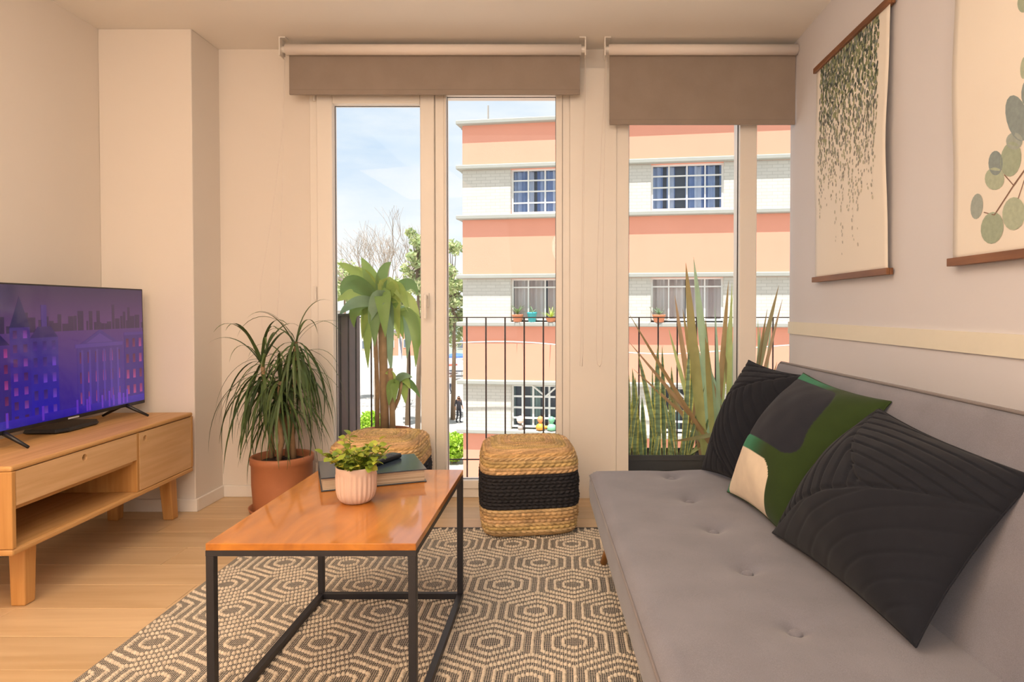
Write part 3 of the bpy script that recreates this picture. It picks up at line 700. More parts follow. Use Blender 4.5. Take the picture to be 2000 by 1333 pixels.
# ------------------------------------------------------------------ sofa
SO = Vector((0.098, 2.60, 0)); SA = math.radians(2.76); SL = 1.76; SD = 0.66; SZ = 0.372
def sofa():
    r = thing('sofa_bed', 'grey fabric sofa bed with button-tufted seat along the wall', 'sofa', SO, SA)
    nx, ny = 66, 176
    bx_, by = 0.298, [-0.10-0.30*k for k in range(6)]
    def ztop(x, y_):
        e = 1.0
        d = min(x, -y_, y_+SL)
        z = SZ - 0.018*max(0, 1-d/0.035)**2
        for b_ in by:
            q = math.hypot(x-bx_, y_-b_); z -= 0.016*math.exp(-(q/0.024)**2) + 0.010*math.exp(-(q/0.065)**2)
        q = abs(x-bx_); z -= 0.0015*math.exp(-(q/0.03)**2)
        return z + 0.003*math.sin(x*7+1)*math.sin(y_*3.3)
    v = []; f = []
    xs = np.linspace(0, SD, nx); ys = np.linspace(-SL, 0, ny)
    for y_ in ys:
        for x in xs:
            v.append((x, y_, ztop(x, y_)))
    for j in range(ny-1):
        for i in range(nx-1):
            f.append((j*nx+i, j*nx+i+1, (j+1)*nx+i+1, (j+1)*nx+i))
    # sides
    loop = [(i, 0) for i in range(nx)] + [(nx-1, j) for j in range(1, ny)] + [(i, ny-1) for i in range(nx-2, -1, -1)] + [(0, j) for j in range(ny-2, 0, -1)]
    prev = [j*nx+i for i, j in loop]; n = len(loop)
    for (zz, outw) in ((SZ-0.035, 0.004), (SZ-0.08, 0.006), (0.245, 0.003), (0.222, -0.008)):
        cur = []
        for (i, j) in loop:
            x, y_ = xs[i], ys[j]; ox = -outw if i == 0 else (outw if i == nx-1 else 0); oy = -outw if j == 0 else (outw if j == ny-1 else 0)
            cur.append(len(v)); v.append((x+ox, y_+oy, zz))
        for k in range(n):
            q = (k+1) % n; f.append((prev[k], cur[k], cur[q], prev[q]))
        prev = cur
    f.append(tuple(prev))
    seat = mk('seat', v, f, M_sofa, r, True)
    for b_ in by:
        MB().lathe([(0.0, 0.009), (0.008, 0.0082), (0.0135, 0.005), (0.0155, 0.0), (0.013, -0.006)], 16, (bx_, b_, SZ-0.022)).build('button', M_button, seat, smooth=True)
    zs = SZ-0.026
    MB().tube([(0.0-0.004, -SL+0.0, zs), (-0.004, 0.002, zs), (0.30, 0.004, zs), (0.54, 0.004, zs)], 0.0035, 6).build('piping', M_pipe, seat, smooth=True)
    # backrest: slanted slab
    c0 = Vector((0.557, 0, 0.335)); c1 = Vector((0.742, 0, 0.792)); up = (c1-c0); Lb = up.length; up.normalize(); nn = Vector((-up.z, 0, up.x))     # normal to the room
    th = 0.115; nu, nv = 120, 34; v = []; f = []
    for j in range(ny2 := nu):
        for i in range(nv):
            t = i/(nv-1); y_ = -SL + SL*j/(nu-1)
            d = min(t*Lb, (1-t)*Lb, -y_, y_+SL); bul = -0.012*max(0, 1-d/0.03)**2 + 0.006*math.sin(PI*t)
            p = c0+up*(Lb*t)+nn*bul; v.append((p.x, y_, p.z))
    for j in range(nu-1):
        for i in range(nv-1): f.append((j*nv+i, j*nv+i+1, (j+1)*nv+i+1, (j+1)*nv+i))
    loop = [(i, 0) for i in range(nv)] + [(nv-1, j) for j in range(1, nu)] + [(i, nu-1) for i in range(nv-2, -1, -1)] + [(0, j) for j in range(nu-2, 0, -1)]
    prev = [j*nv+i for i, j in loop]; n = len(loop)
    for (dp, ow) in ((0.02, 0.004), (0.06, 0.006), (th-0.02, 0.003), (th, -0.01)):
        cur = []
        for (i, j) in loop:
            t = i/(nv-1); y_ = -SL+SL*j/(nu-1); p = c0+up*(Lb*t)-nn*dp
            if i == nv-1: p = p+up*ow
            if i == 0: p = p-up*ow
            yy = y_ + (ow if j == nu-1 else (-ow if j == 0 else 0))
            cur.append(len(v)); v.append((p.x, yy, p.z))
        for k in range(n):
            q = (k+1) % n; f.append((prev[k], cur[k], cur[q], prev[q]))
        prev = cur
    f.append(tuple(prev))
    back = mk('backrest', v, f, M_sofa, r, True)
    tp = c1-nn*0.012+up*0.001; bt = c0-nn*0.012
    MB().tube([(bt.x, 0.004, bt.z), (tp.x-0.01*up.x, 0.004, tp.z-0.01), (tp.x, -0.012, tp.z+0.002), (tp.x, -SL*0.5, tp.z+0.004), (tp.x, -SL+0.012, tp.z+0.002)], 0.0045, 6).build('piping', M_pipe, back, smooth=True)
    MB().box(0.05, SD-0.03, -SL+0.06, -0.06, 0.196, 0.2225).build('base_frame', M_black, r)
    for (x, y_, dx, dy) in ((0.10, -0.10, -0.055, 0.055), (0.10, -SL+0.10, -0.055, -0.055), (0.52, -0.10, 0.03, 0.055), (0.52, -SL+0.10, 0.03, -0.055)):
        MB().tube([(x, y_, 0.197), (x+dx, y_+dy, ZR+0.004 if x+dx < 0.5 else 0.001)], [0.021, 0.013], 14).build('leg', M_leg, r, smooth=True)
sofa()

# ------------------------------------------------------------------ cushions
def cushion(name, label, BF, BN, TN, TF, thick, colf, groove, res=110, pinch=0.032, group='throw cushions'):
    BF, BN, TN, TF = map(Vector, (BF, BN, TN, TF)); c = (BF+BN+TN+TF)/4
    nrm = ((BN-BF).cross(TF-BF)); nrm.normalize()
    if nrm.x > 0: nrm = -nrm                                        # faces the room
    base = Vector((c.x, c.y, SZ))
    sides = []
    for sgn in (1, -1):
        v = []; cc = []
        for j in range(res+1):
            for i in range(res+1):
                u, w = i/res, j/res
                a, b_ = 2*u-1, 2*w-1
                # pin-cushion outline
                pu = u - a*0.0 ; uu = u + (-a)*pinch*(1-b_*b_)*abs(a); ww = w + (-b_)*pinch*(1-a*a)*abs(b_)
                p = BF*(1-uu)*(1-ww)+BN*uu*(1-ww)+TN*uu*ww+TF*(1-uu)*ww
                h = ((1-a**4)*(1-b_**4))**0.5*(0.42+0.58*(1-a*a)*(1-b_*b_))*thick
                wr = 0.0015*math.sin(13*a+5*b_)*math.sin(9*b_-4*a)*(1-abs(a*b_))
                g = groove(u, w) if sgn > 0 else 0
                h = max(0, h+wr-g*min(1, h/0.02))
                q = p+nrm*(h*sgn if sgn > 0 else -h*0.15); v.append(q-base); cc.append(colf(u, w) if sgn > 0 else colf(0.99, 0.6))
        sides.append((v, cc))
    n = res+1; V = []; C = []; Fc = []
    for k, (v, cc) in enumerate(sides):
        o0 = len(V); V += [tuple(x) for x in v]; C += cc
        for j in range(res):
            for i in range(res):
                q = (o0+j*n+i, o0+j*n+i+1, o0+(j+1)*n+i+1, o0+(j+1)*n+i); Fc.append(q if k == 0 else q[::-1])
    r = thing(name, label, 'cushion', base, 0, group)
    o = mk('cover', V, Fc, M_cush, r, True, cols=C)
    # edge seam
    edge = []
    for i in range(0, n, 2): edge.append(sides[0][0][i])
    for j in range(0, n, 2): edge.append(sides[0][0][j*n+res])
    for i in range(res, -1, -2): edge.append(sides[0][0][res*n+i])
    for j in range(res, -1, -2): edge.append(sides[0][0][j*n])
    mb = MB(); mb.tube(edge, 0.0022, 5); mb.c = [colf(0.99, 0.6)]*len(mb.v); mb.build('edge_seam', M_cush, r, smooth=True, colors=True)
    return r
def gauss(d, w): return math.exp(-(d/w)**2)
def seg_d(u, w, a, b):
    ax, ay = a; bx, by = b; t = max(0, min(1, ((u-ax)*(bx-ax)+(w-ay)*(by-ay))/((bx-ax)**2+(by-ay)**2))); return math.hypot(u-ax-t*(bx-ax), w-ay-t*(by-ay))
def sidep(u, w, a, b): return (b[0]-a[0])*(w-a[1])-(b[1]-a[1])*(u-a[0])
def stripes(s, pitch, w=0.10): 
    q = (s/pitch) % 1.0; d = min(q, 1-q); return math.exp(-(d/w)**2)
BLK = L('#1d1f26')
def blkc(u, w): return BLK
J3 = (0.63, 0.49)
def groove3(u, w):
    tf, bf, rt = (0.02, 0.98), (0.0, 0.04), (1.0, 0.76)
    d = min(seg_d(u, w, tf, J3), seg_d(u, w, bf, J3), seg_d(u, w, J3, rt))
    g = 0.006*gauss(d, 0.012)
    if sidep(u, w, tf, J3) < 0 and sidep(u, w, bf, J3) > 0 and u < J3[0]: s = (u*0.9+w*0.35); g += 0.0055*stripes(s, 0.075)
    elif sidep(u, w, J3, rt) > 0 if u > J3[0] else sidep(u, w, tf, J3) > 0 and w > J3[1]: s = w-0.12*u+0.25*(u-0.4)**2; g += 0.0068*stripes(s, 0.066)
    else: s = u*0.75-w*0.65; g += 0.0026*stripes(s, 0.09)
    return g
def groove1(u, w):
    a, b_ = (0.0, 0.50), (0.85, 1.0); g = 0.006*gauss(seg_d(u, w, a, b_), 0.014)
    c2, d2 = (0.0, 0.42), (0.55, 0.0); g += 0.005*gauss(seg_d(u, w, c2, d2), 0.012)
    if sidep(u, w, a, b_) > 0: g += 0.0065*stripes(w-0.15*u, 0.072)
    elif sidep(u, w, c2, d2) > 0: g += 0.0065*stripes(u*0.75+w*0.55-0.5*(u-0.4)**2, 0.068)
    else: g += 0.003*stripes(u*0.8-w*0.5, 0.08)
    return g
def rbox(u, w, u0, u1, w0, w1, rad):
    cx, cy = (u0+u1)/2, (w0+w1)/2; dx, dy = abs(u-cx)-(u1-u0)/2+rad, abs(w-cy)-(w1-w0)/2+rad
    return math.hypot(max(dx, 0), max(dy, 0))+min(max(dx, dy), 0)-rad
GRN, GRN_SHADE, DRK, CRM = L('#2f7a5a'), L('#2c3c1c'), L('#25272f'), L('#d8c8b2')
def greenc(u, w):
    k = min(1, max(0, (u-0.30)/0.35)); k = k*k*(3-2*k); c = tuple(a*(1-k)+b_*k for a, b_ in zip(GRN, GRN_SHADE))  # near side blends to dark olive: its shade is put into the colour
    d = rbox(u+0.22*(w-0.7), w, -0.3, 0.80, 0.40, 0.93, 0.13)
    if d < 0.004: c = DRK
    d = rbox(u, w, 0.06, 0.74, -0.4, 0.30, 0.10)
    if d < 0.004 and u > 0.09-0.2*(0.15-w): c = CRM
    return c
def greeng(u, w):
    d = rbox(u+0.22*(w-0.7), w, -0.3, 0.80, 0.40, 0.93, 0.13)
    g = 0.002*gauss(d, 0.012)
    if u > 0.4: g += 0.003*math.sin((w+0.4*u)*22+4*u)*min(1, (u-0.4)*5)*gauss(w-0.5, 0.5)
    return g
cushion('throw_cushion', 'black quilted cushion at the window end of the sofa', (0.520, 2.545, 0.385), (0.655, 2.165, 0.385), (0.855, 2.29, 0.768), (0.715, 2.60, 0.800), 0.115, blkc, groove1)
cushion('throw_cushion', 'green velvet cushion with a dark patch and a cream patch', (0.545, 2.235, 0.383), (0.595, 1.795, 0.383), (0.860, 1.755, 0.755), (0.835, 2.335, 0.775), 0.125, greenc, greeng, res=150)
cushion('throw_cushion', 'large black quilted cushion, the one nearest the viewer', (0.570, 1.825, 0.383), (0.640, 1.205, 0.382), (0.872, 1.225, 0.690), (0.835, 1.775, 0.735), 0.145, blkc, groove3, res=150)

# ------------------------------------------------------------------ hanging prints
def print_frame(name, label, Y0, Y1, z0, z1, leaves):
    # Y0 far end, Y1 near end
    cy = (Y0+Y1)/2; r = thing(name, label, 'wall print', (XR, cy, z0), 0, 'hanging botanical prints')
    hw = (Y0-Y1)/2; Hh = z1-z0
    ny, nz = 24, 40; v = []; f = []
    def xo(y_, t): return -0.020 - 0.010*math.sin(PI*t)*(0.4+0.6*abs(math.sin(2.3*y_/hw+1))) - 0.004*math.sin(9*t+y_*8)*math.sin(PI*t)
    for j in range(nz+1):
        for i in range(ny+1):
            y_ = -hw+0.012+(2*hw-0.024)*i/ny; t = j/nz; v.append((xo(y_, t), y_, 0.012+(Hh-0.024)*t))
    for j in range(nz):
        for i in range(ny): f.append((j*(ny+1)+i, j*(ny+1)+i+1, (j+1)*(ny+1)+i+1, (j+1)*(ny+1)+i))
    pp = mk('paper', v, f, M_paper, r, True); s = pp.modifiers.new('thick', 'SOLIDIFY'); s.thickness = 0.0007; s.offset = 1
    for zz in (0, Hh-0.024):
        MB().box(-0.033, -0.0205, -hw, hw, zz, zz+0.024).build('rod', M_rodw, r, bevel=0.0015)
        MB().box(-0.0195, -0.007, -hw, hw, zz, zz+0.024).build('rod', M_rodw, r, bevel=0.0015)
    # printed leaves, a hair in front of the paper
    mb = MB()
    for (pts, col) in leaves(hw, Hh):
        mb.add([(xo(y_, z/Hh)-0.0014, y_, z) for y_, z in pts], [tuple(range(len(pts)))], col)
    o = mk('printed_leaves', mb.v, mb.f, M_ink, pp, False, cols=mb.c, fix=False); o['kind'] = 'stuff'
    MB().tube([(-0.004, -0.05, Hh), (-0.004, 0, Hh+0.004), (-0.004, 0.05, Hh)], 0.001, 5).build('hook', M_black, r)
def ell(cy, cz, ry, rz, rot, n=8): return [(cy+ry*math.cos(2*PI*k/n)*math.cos(rot)-rz*math.sin(2*PI*k/n)*math.sin(rot), cz+ry*math.cos(2*PI*k/n)*math.sin(rot)+rz*math.sin(2*PI*k/n)*math.cos(rot)) for k in range(n)]
def vines(hw, Hh):
    rd = random.Random(5); out = []
    cols = [L('#566056'), L('#727d66'), L('#8a9270'), L('#4b524f'), L('#848d88'), L('#a0a582')]
    for i in range(36):
        y0 = -hw*0.72+hw*1.52*i/35+rd.uniform(-.006, .006)
        # strands near the middle reach further down
        ln = Hh*rd.choice([0.45, 0.55, 0.6, 0.66, 0.72]); 
        if i in (9, 12, 19, 23): ln = Hh*rd.uniform(0.82, 0.92)
        z = Hh-0.03; 
        while z > Hh-ln:
            t = (Hh-z)/ln; k = (Hh-z)/Hh
            if rd.random() < 0.97-0.35*t:
                sc = 0.0072*(1.0-0.35*t)*rd.uniform(.7, 1.35)
                c = rd.choice(cols); fade = min(0.72, max(0, (k-0.25)*1.3)); pc = L('#e0d8cc')
                c = tuple(a*(1-fade)+b_*fade for a, b_ in zip(c, pc))
                out.append((ell(y0+rd.uniform(-.011, .011), z, sc, sc*1.45, rd.uniform(-.6, .6)), c))
            z -= 0.0105*(0.75+0.8*t)
    return out
def eucalyptus(hw, Hh):
    out = []; cY = (A2Y0+A2Y1)/2
    def conv(px, py): p = PXw(px, py, XR-0.03); return (p.y-cY, p.z-A2Z0)
    S = 1.904
    cols = [L('#a3b09c'), L('#b0bba6'), L('#8f9c9c'), L('#a4aea8')]
    lv = [(870,15,18,32,0),(872,252,14,42,.1),(848,440,42,88,-.25),(838,525,32,32,0),(825,592,40,66,.15),(762,665,38,42,0),(766,607,28,46,0),(693,768,24,48,.12),(750,848,42,60,.2),(832,795,42,62,.15)]
    more = [(905,330,40,70,.3),(930,180,50,70,-.2),(960,420,60,60,.4),(990,60,60,80,0),(1010,250,60,80,-.4),(960,-60,50,80,.2),(1080,-30,70,90,.5),(1090,150,60,90,.3),(950,640,50,70,.7),(1030,520,60,70,-.3)]
    for q, (x, y_, rx, ry, rt) in enumerate(lv+more):
        pts = []
        for k in range(18):
            a = 2*PI*k/18; ex, ey = rx*math.cos(a), ry*math.sin(a)
            pts.append(conv(1540+(x+ex*math.cos(rt)-ey*math.sin(rt))/S, (y_+ex*math.sin(rt)+ey*math.cos(rt))/S))
        out.append((pts, cols[q % 4]))
    def stem(a, b_, w):
        p0, p1 = Vector(conv(1540+a[0]/S, a[1]/S)), Vector(conv(1540+b_[0]/S, b_[1]/S)); d = (p1-p0); n = Vector((-d.y, d.x)).normalized()*w
        out.append(([tuple(p0+n), tuple(p0-n), tuple(p1-n), tuple(p1+n)], L('#8a6f62')))
    stem((760, 800), (835, 690), 0.0022); stem((835, 690), (930, 560), 0.0026); stem((930, 560), (1000, 300), 0.003); stem((1000, 300), (1040, 0), 0.003); stem((835, 690), (800, 650), 0.0015); stem((850, 740), (900, 600), 0.0015)
    stem((720, 790), (760, 800), 0.0014)
    return out
a0, a1 = PXw(1592, 345, XR-0.02), PXw(1740, 275, XR-0.02)
print_frame('hanging_print', 'hanging print of dense trailing leaves on wooden rods, nearer the window', a0.y, a1.y, PXw(1592, 552, XR-0.02).z, PXw(1592, 136, XR-0.02).z, vines)
A2Y0 = PXw(1857, 500, XR-0.02).y; A2Y1 = A2Y0-0.74; A2Z0 = PXw(1857, 521, XR-0.02).z
print_frame('hanging_print', 'hanging print of large round eucalyptus leaves, cut off by the picture edge', A2Y0, A2Y1, A2Z0, A2Z0+1.0, eucalyptus)

# ------------------------------------------------------------------ dracaena in the terracotta pot
def pot_mesh(parent, Rr, hh, mat, z=0.0, saucer=True):
    if saucer: MB().lathe([(0.02, z+0.0006), (Rr*1.02, z+0.0006), (Rr*1.10, z+0.03), (Rr*1.06, z+0.03), (Rr*0.99, z+0.007), (0.02, z+0.007)], 40, cap0=True).build('saucer', mat, parent, smooth=True)
    zz = z+(0.0075 if saucer else 0.0006)
    MB().lathe([(Rr*0.5, zz), (Rr*0.90, zz), (Rr*0.93, zz+0.01), (Rr*0.99, z+hh*0.5), (Rr*1.0, z+hh*0.86), (Rr*1.04, z+hh*0.88), (Rr*1.045, z+hh*0.985), (Rr*1.02, z+hh), (Rr*0.95, z+hh), (Rr*0.93, z+hh*0.97), (Rr*0.91, z+hh*0.8)], 48, cap0=True).build('pot', mat, parent, smooth=True)
    mb = MB(); rd = random.Random(2)
    mb.lathe([(Rr*0.93, z+hh*0.86), (Rr*0.7, z+hh*0.90), (Rr*0.4, z+hh*0.90), (0.005, z+hh*0.92)], 28); mb.v = [(x, y_, q+rd.uniform(-.004, .004)) for x, y_, q in mb.v]
    mb.build('soil', M_soil, parent, smooth=True)
def dracaena():
    c = G(551, 1000, 0); c = Vector((-1.405, 3.285, 0))
    r = thing('dracaena', 'tall dracaena with drooping narrow leaves in a terracotta pot', 'plant', c)
    pot_mesh(r, 0.142, 0.278, M_terra)
    rd = random.Random(21)
    stems = []
    for (tipx, tipy, tipY, bx, by) in ((578, 668, 3.27, 0.045, 0.0), (512, 705, 3.27, -0.045, 0.01), (548, 745, 3.23, 0.0, -0.04), (560, 720, 3.33, 0.01, 0.03)):
        t = P(tipx, tipy, tipY)-c; b0 = Vector((bx, by, 0.262))
        pts = [b0.lerp(t, k/4)+Vector((0.012*math.sin(k*1.7+bx*40), 0, 0)) for k in range(5)]; pts[-1] = t
        MB().tube(pts, [0.014, 0.013, 0.012, 0.011, 0.009], 9).build('stem', M_trunk, r, smooth=True); stems.append((t, pts))
    cols = [L('#4a5f38'), L('#586e3e'), L('#3c5030'), L('#6a7d48')]
    var = []
    for k in range(14):
        ln = rd.uniform(0.36, 0.58); th0 = rd.uniform(0.3, 1.25); bend = th0+rd.uniform(1.25, 1.58)
        var.append((to_mesh(arc_leaf(ln, rd.uniform(0.011, 0.016), th0, bend, 'strap', 12, 0.25, cols[k % 4], power=rd.uniform(.38, .62), tipcol=L('#4d6236')), 'leaf', M_leafd), ln, th0))
    for k in range(4):
        ln = rd.uniform(0.40, 0.5); th0 = rd.uniform(1.2, 1.45)
        var.append((to_mesh(arc_leaf(ln, 0.016, th0, rd.uniform(1.5, 2.4), 'strap', 14, 0.25, cols[k % 4], power=1.3, tipcol=L('#566a3c')), 'leaf', M_leafd), ln, th0))
    n = 0
    for si, (t, pts) in enumerate(stems):
        cnt = (74, 68, 40, 34)[si]
        for k in range(cnt):
            az = k*2.399+si; me, ln, th0 = var[rd.randrange(len(var)) if k % 4 else 14+rd.randrange(4)] if k < cnt*0.3 else var[rd.randrange(14)]
            down = 0.17*(k/cnt)
            sq = 1.0
            p = t+Vector((0, 0, 0.005-down))
            # keep clear of the window wall and the pillar
            sy = math.sin(az); sx = math.cos(az)
            sc = rd.uniform(0.75, 1.1)
            room = (3.52-c.y-p.y)
            if sy > 0.15: sc = min(sc, max(0.30, room/(sy*ln*0.62)))
            o = place('leaf', me, r, loc=p, rot=(rd.uniform(-.25, .25), rd.uniform(-.15, .35), az), scale=(sc*(0.60 if abs(sx) < .9 else .82), sc, sc)); n += 1
dracaena()

# ------------------------------------------------------------------ balcony outside
M_rail = plain('railing_iron', '#4a3a36', 0.6)
M_conc = plain('concrete', '#b9b2a6', 0.9, var=0.1, vscale=6)
ZS = -0.06
o = MB().box(-1.5, 1.7, YF+0.10, 4.10, ZS-0.14, ZS).build('balcony_floor', M_conc); struct(o, 'narrow balcony slab outside the windows')
o = MB().box(XL-0.3, XR+1.2, YF+0.15, YF+0.30, -7, ZS-0.14).build('wall_outer', M_conc); struct(o)
def railing():
    YR = 4.05; r = thing('balcony_railing', 'thin dark iron balcony railing outside the windows', 'railing', (0, YR, ZS))
    zt = P(1000, 619.5, YR).z-ZS; zb_ = P(1000, 897, YR).z-ZS
    MB().box(-1.255, 1.62, -0.006, 0.006, zt-0.006, zt).build('top_rail', M_rail, r)
    MB().box(-1.255, 1.62, -0.006, 0.006, zb_-0.006, zb_).build('bottom_rail', M_rail, r)
    px = 874.5; step = 37.35; me = None
    for k in range(-7, 22):
        x = P(px+step*k, 700, YR).x
        if x < -1.25 or x > 1.6: continue
        if me is None: ob = MB().tube([(0, 0, 0.0), (0, 0, zt-0.006)], 0.0048, 8).build('bar', M_rail, r); me = ob.data
        else: ob = place('bar', me, r)
        ob.location = (x, 0, 0)
railing()
def screen_panel():
    r = thing('balcony_screen', 'dark grey upright boards closing the balcony side', 'screen', (-1.27, 3.88, ZS))
    m = plain('screen_board', '#5b5a5c', 0.6, var=0.12, vscale=12); zt = P(690, 617, 3.9).z-ZS
    for k in range(6):
        MB().box(-0.012, 0.006 if k % 2 else 0.0, -0.205+0.069*k, -0.205+0.069*k+0.066, 0.002, zt).build('board', m, r, bevel=0.002)
    MB().box(-0.02, 0.01, -0.21, 0.215, zt, zt+0.012).build('cap_rail', m, r)
screen_panel()

def corn_plant():
    Y = 3.86; c = Vector((P(752, 700, Y).x, Y, ZS)); rd = random.Random(9)
    r = thing('corn_plant', 'corn plant with broad drooping leaves on thick trunks outside the door', 'plant', c)
    pot_mesh(r, 0.155, 0.355, M_terra, saucer=False)
    def tr(pxs, w):
        pts = [P(x, y_, Y+dy)-c for x, y_, dy in pxs]; MB().tube(pts, [w*(1-.05*i) for i in range(len(pts))], 12).build('trunk', M_trunk, r, smooth=True); return pts[-1]
    h1 = tr([(752, 852, 0), (750, 760, 0), (748, 690, 0), (746, 628, 0)], 0.027)
    h0 = tr([(737, 852, 0.03), (737, 760, 0.03), (735, 705, 0.03), (733, 655, 0.03)], 0.014)
    h2 = tr([(767, 850, -0.02), (766, 800, -0.02), (763, 745, -0.02), (762, 720, -0.02)], 0.018)
    MB().tube([P(768, 800, Y)-c, P(778, 780, Y-0.02)-c, P(785, 745, Y-0.03)-c], [0.014, 0.011, 0.008], 8).build('trunk', M_trunk, r, smooth=True)
    cols = [L('#93b466'), L('#a8c46c'), L('#7fa264'), L('#b8cc74'), L('#93b290')]
    def leaf(p, az, th0, bend, ln, w, col, power=0.9):
        mb = arc_leaf(ln, w, th0, bend, 'broad', 12, 0.28, col, power=power); me = to_mesh(mb, 'leaf', M_leaf)
        place('leaf', me, r, loc=p, rot=(rd.uniform(-.2, .2), 0, az))
    MB().tube([h1, h1+Vector((0, 0, .06)), h1+Vector((0, 0, .16))], [0.022, 0.014, 0.008], 8).build('trunk', M_leafd_stem, r, smooth=True)
    def q(x, y_): return 640+x/2.664, 400+y_/2.664
    lv = [((270,520),(250,400),(175,275),60),((265,510),(160,330),(50,305),40),((260,500),(110,330),(70,470),62),((265,505),(140,420),(45,505),46),((262,520),(150,470),(60,575),44),((270,515),(120,470),(138,640),54),
          ((275,510),(190,430),(210,850),50),((285,510),(240,440),(245,740),56),((290,520),(330,260),(372,700),82),((295,520),(300,440),(332,870),66),((290,510),(280,380),(300,690),60),((300,510),(360,330),(420,560),50),
          ((300,515),(440,330),(470,470),48),((310,520),(420,400),(480,610),44),((360,560),(440,500),(412,800),44),((370,560),(480,520),(458,845),46),((375,560),(500,560),(478,740),44),((270,520),(200,400),(120,400),46),
          ((280,520),(230,330),(110,330),40),((285,515),(330,400),(260,640),60),((300,520),(350,470),(395,700),54),((260,530),(170,520),(95,600),44),((280,510),(270,330),(330,300),44),((262,525),(200,480),(180,700),44),((300,515),(270,420),(215,620),60)]
    lo = [((355,935),(330,900),(318,1045),40),((358,935),(400,880),(405,1035),44),((360,935),(430,880),(480,1005),34),((352,935),(340,860),(300,880),28),((356,935),(380,870),(440,900),30),((355,935),(350,900),(350,1030),40),((358,935),(400,860),(430,960),36)]
    for k, (a_, m_, t_, w) in enumerate(lv+lo):
        yb = Y-0.01; sg = rd.uniform(-0.10, 0.09); A_, M_, T_ = P(*q(*a_), yb), P(*q(*m_), yb+sg*.7), P(*q(*t_), yb+sg)
        n = 14; path = []; sd = []; nr = []; ws = []
        for i in range(n):
            t = i/(n-1); path.append(A_*(1-t)**2+M_*2*t*(1-t)+T_*t*t-c)
        for i in range(n):
            d = (path[min(i+1, n-1)]-path[max(0, i-1)]).normalized(); pv = Vector((d.z, 0, -d.x)); pv = pv.normalized() if pv.length > .05 else Vector((1, 0, 0))
            tw = 0.35*math.sin(k*1.7); sv = (pv*math.cos(tw)+Vector((0, 1, 0))*math.sin(tw)).normalized(); sd.append(sv); nq = sv.cross(d).normalized(); nr.append(nq if nq.y < 0 else -nq)
            ws.append(max(.003, w/2.664*Y/F*1.4*leaf_profile('broad', i/(n-1))))
        place('leaf', to_mesh(leaf_strip(path, ws, sd, .32, None, cols[k % 5], None, nr), 'leaf', M_leaf), r)
corn_plant()

def px_leaf(base, tip, Y, w, sag, kind, col, edge, root, r, n=10, twist=0.0, mat=None, tipcol=None, dY=0.0):
    a, b_ = P(base[0], base[1], Y), P(tip[0], tip[1], Y+dY)
    d = b_-a; path = []; sd = []; nr = []; ws = []; cols = []
    perp = Vector((d.z, 0, -d.x)).normalized()
    for i in range(n):
        t = i/(n-1); p = a+d*t+perp*(sag*math.sin(PI*t))+Vector((0, -0.03*math.sin(PI*t)*(1 if dY else 0.4), 0)); path.append(p-root)
        tw = twist*t; s = perp*math.cos(tw)+Vector((0, 1, 0))*math.sin(tw); sd.append(s); q = s.cross(d).normalized(); nr.append(q if q.y < 0 else -q)
        ws.append(max(0.001, w*leaf_profile(kind, t)))
        k = t; cc = col if tipcol is None else tuple(x*(1-k)+y_*k for x, y_ in zip(col, tipcol))
        cols.append(cc)
    mb = leaf_strip(path, ws, sd, 0.3, None, cols, edge, nr)
    me = to_mesh(mb, 'leaf', mat); return place('leaf', me, r)
def snake_mat():
    m, nt, b = base_mat('snake_leaf'); N = nt.nodes.new; K = nt.links.new
    at = N('ShaderNodeAttribute'); at.attribute_name = 'Col'; tc = N('ShaderNodeTexCoord'); mp = N('ShaderNodeMapping'); mp.inputs['Scale'].default_value = (14, 14, 60); K(tc.outputs['Object'], mp.inputs[0])
    no = N('ShaderNodeTexNoise'); no.inputs['Scale'].default_value = 1; no.inputs['Detail'].default_value = 3; K(mp.outputs[0], no.inputs[0])
    mr = N('ShaderNodeMapRange'); mr.inputs[1].default_value = .35; mr.inputs[2].default_value = .65; mr.inputs[3].default_value = .65; mr.inputs[4].default_value = 1.35; K(no.outputs[0], mr.inputs[0])
    hv = N('ShaderNodeHueSaturation'); K(mr.outputs[0], hv.inputs['Value']); K(at.outputs['Color'], hv.inputs['Color']); K(hv.outputs[0], b.inputs['Base Color']); b.inputs['Roughness'].default_value = .4
    return m
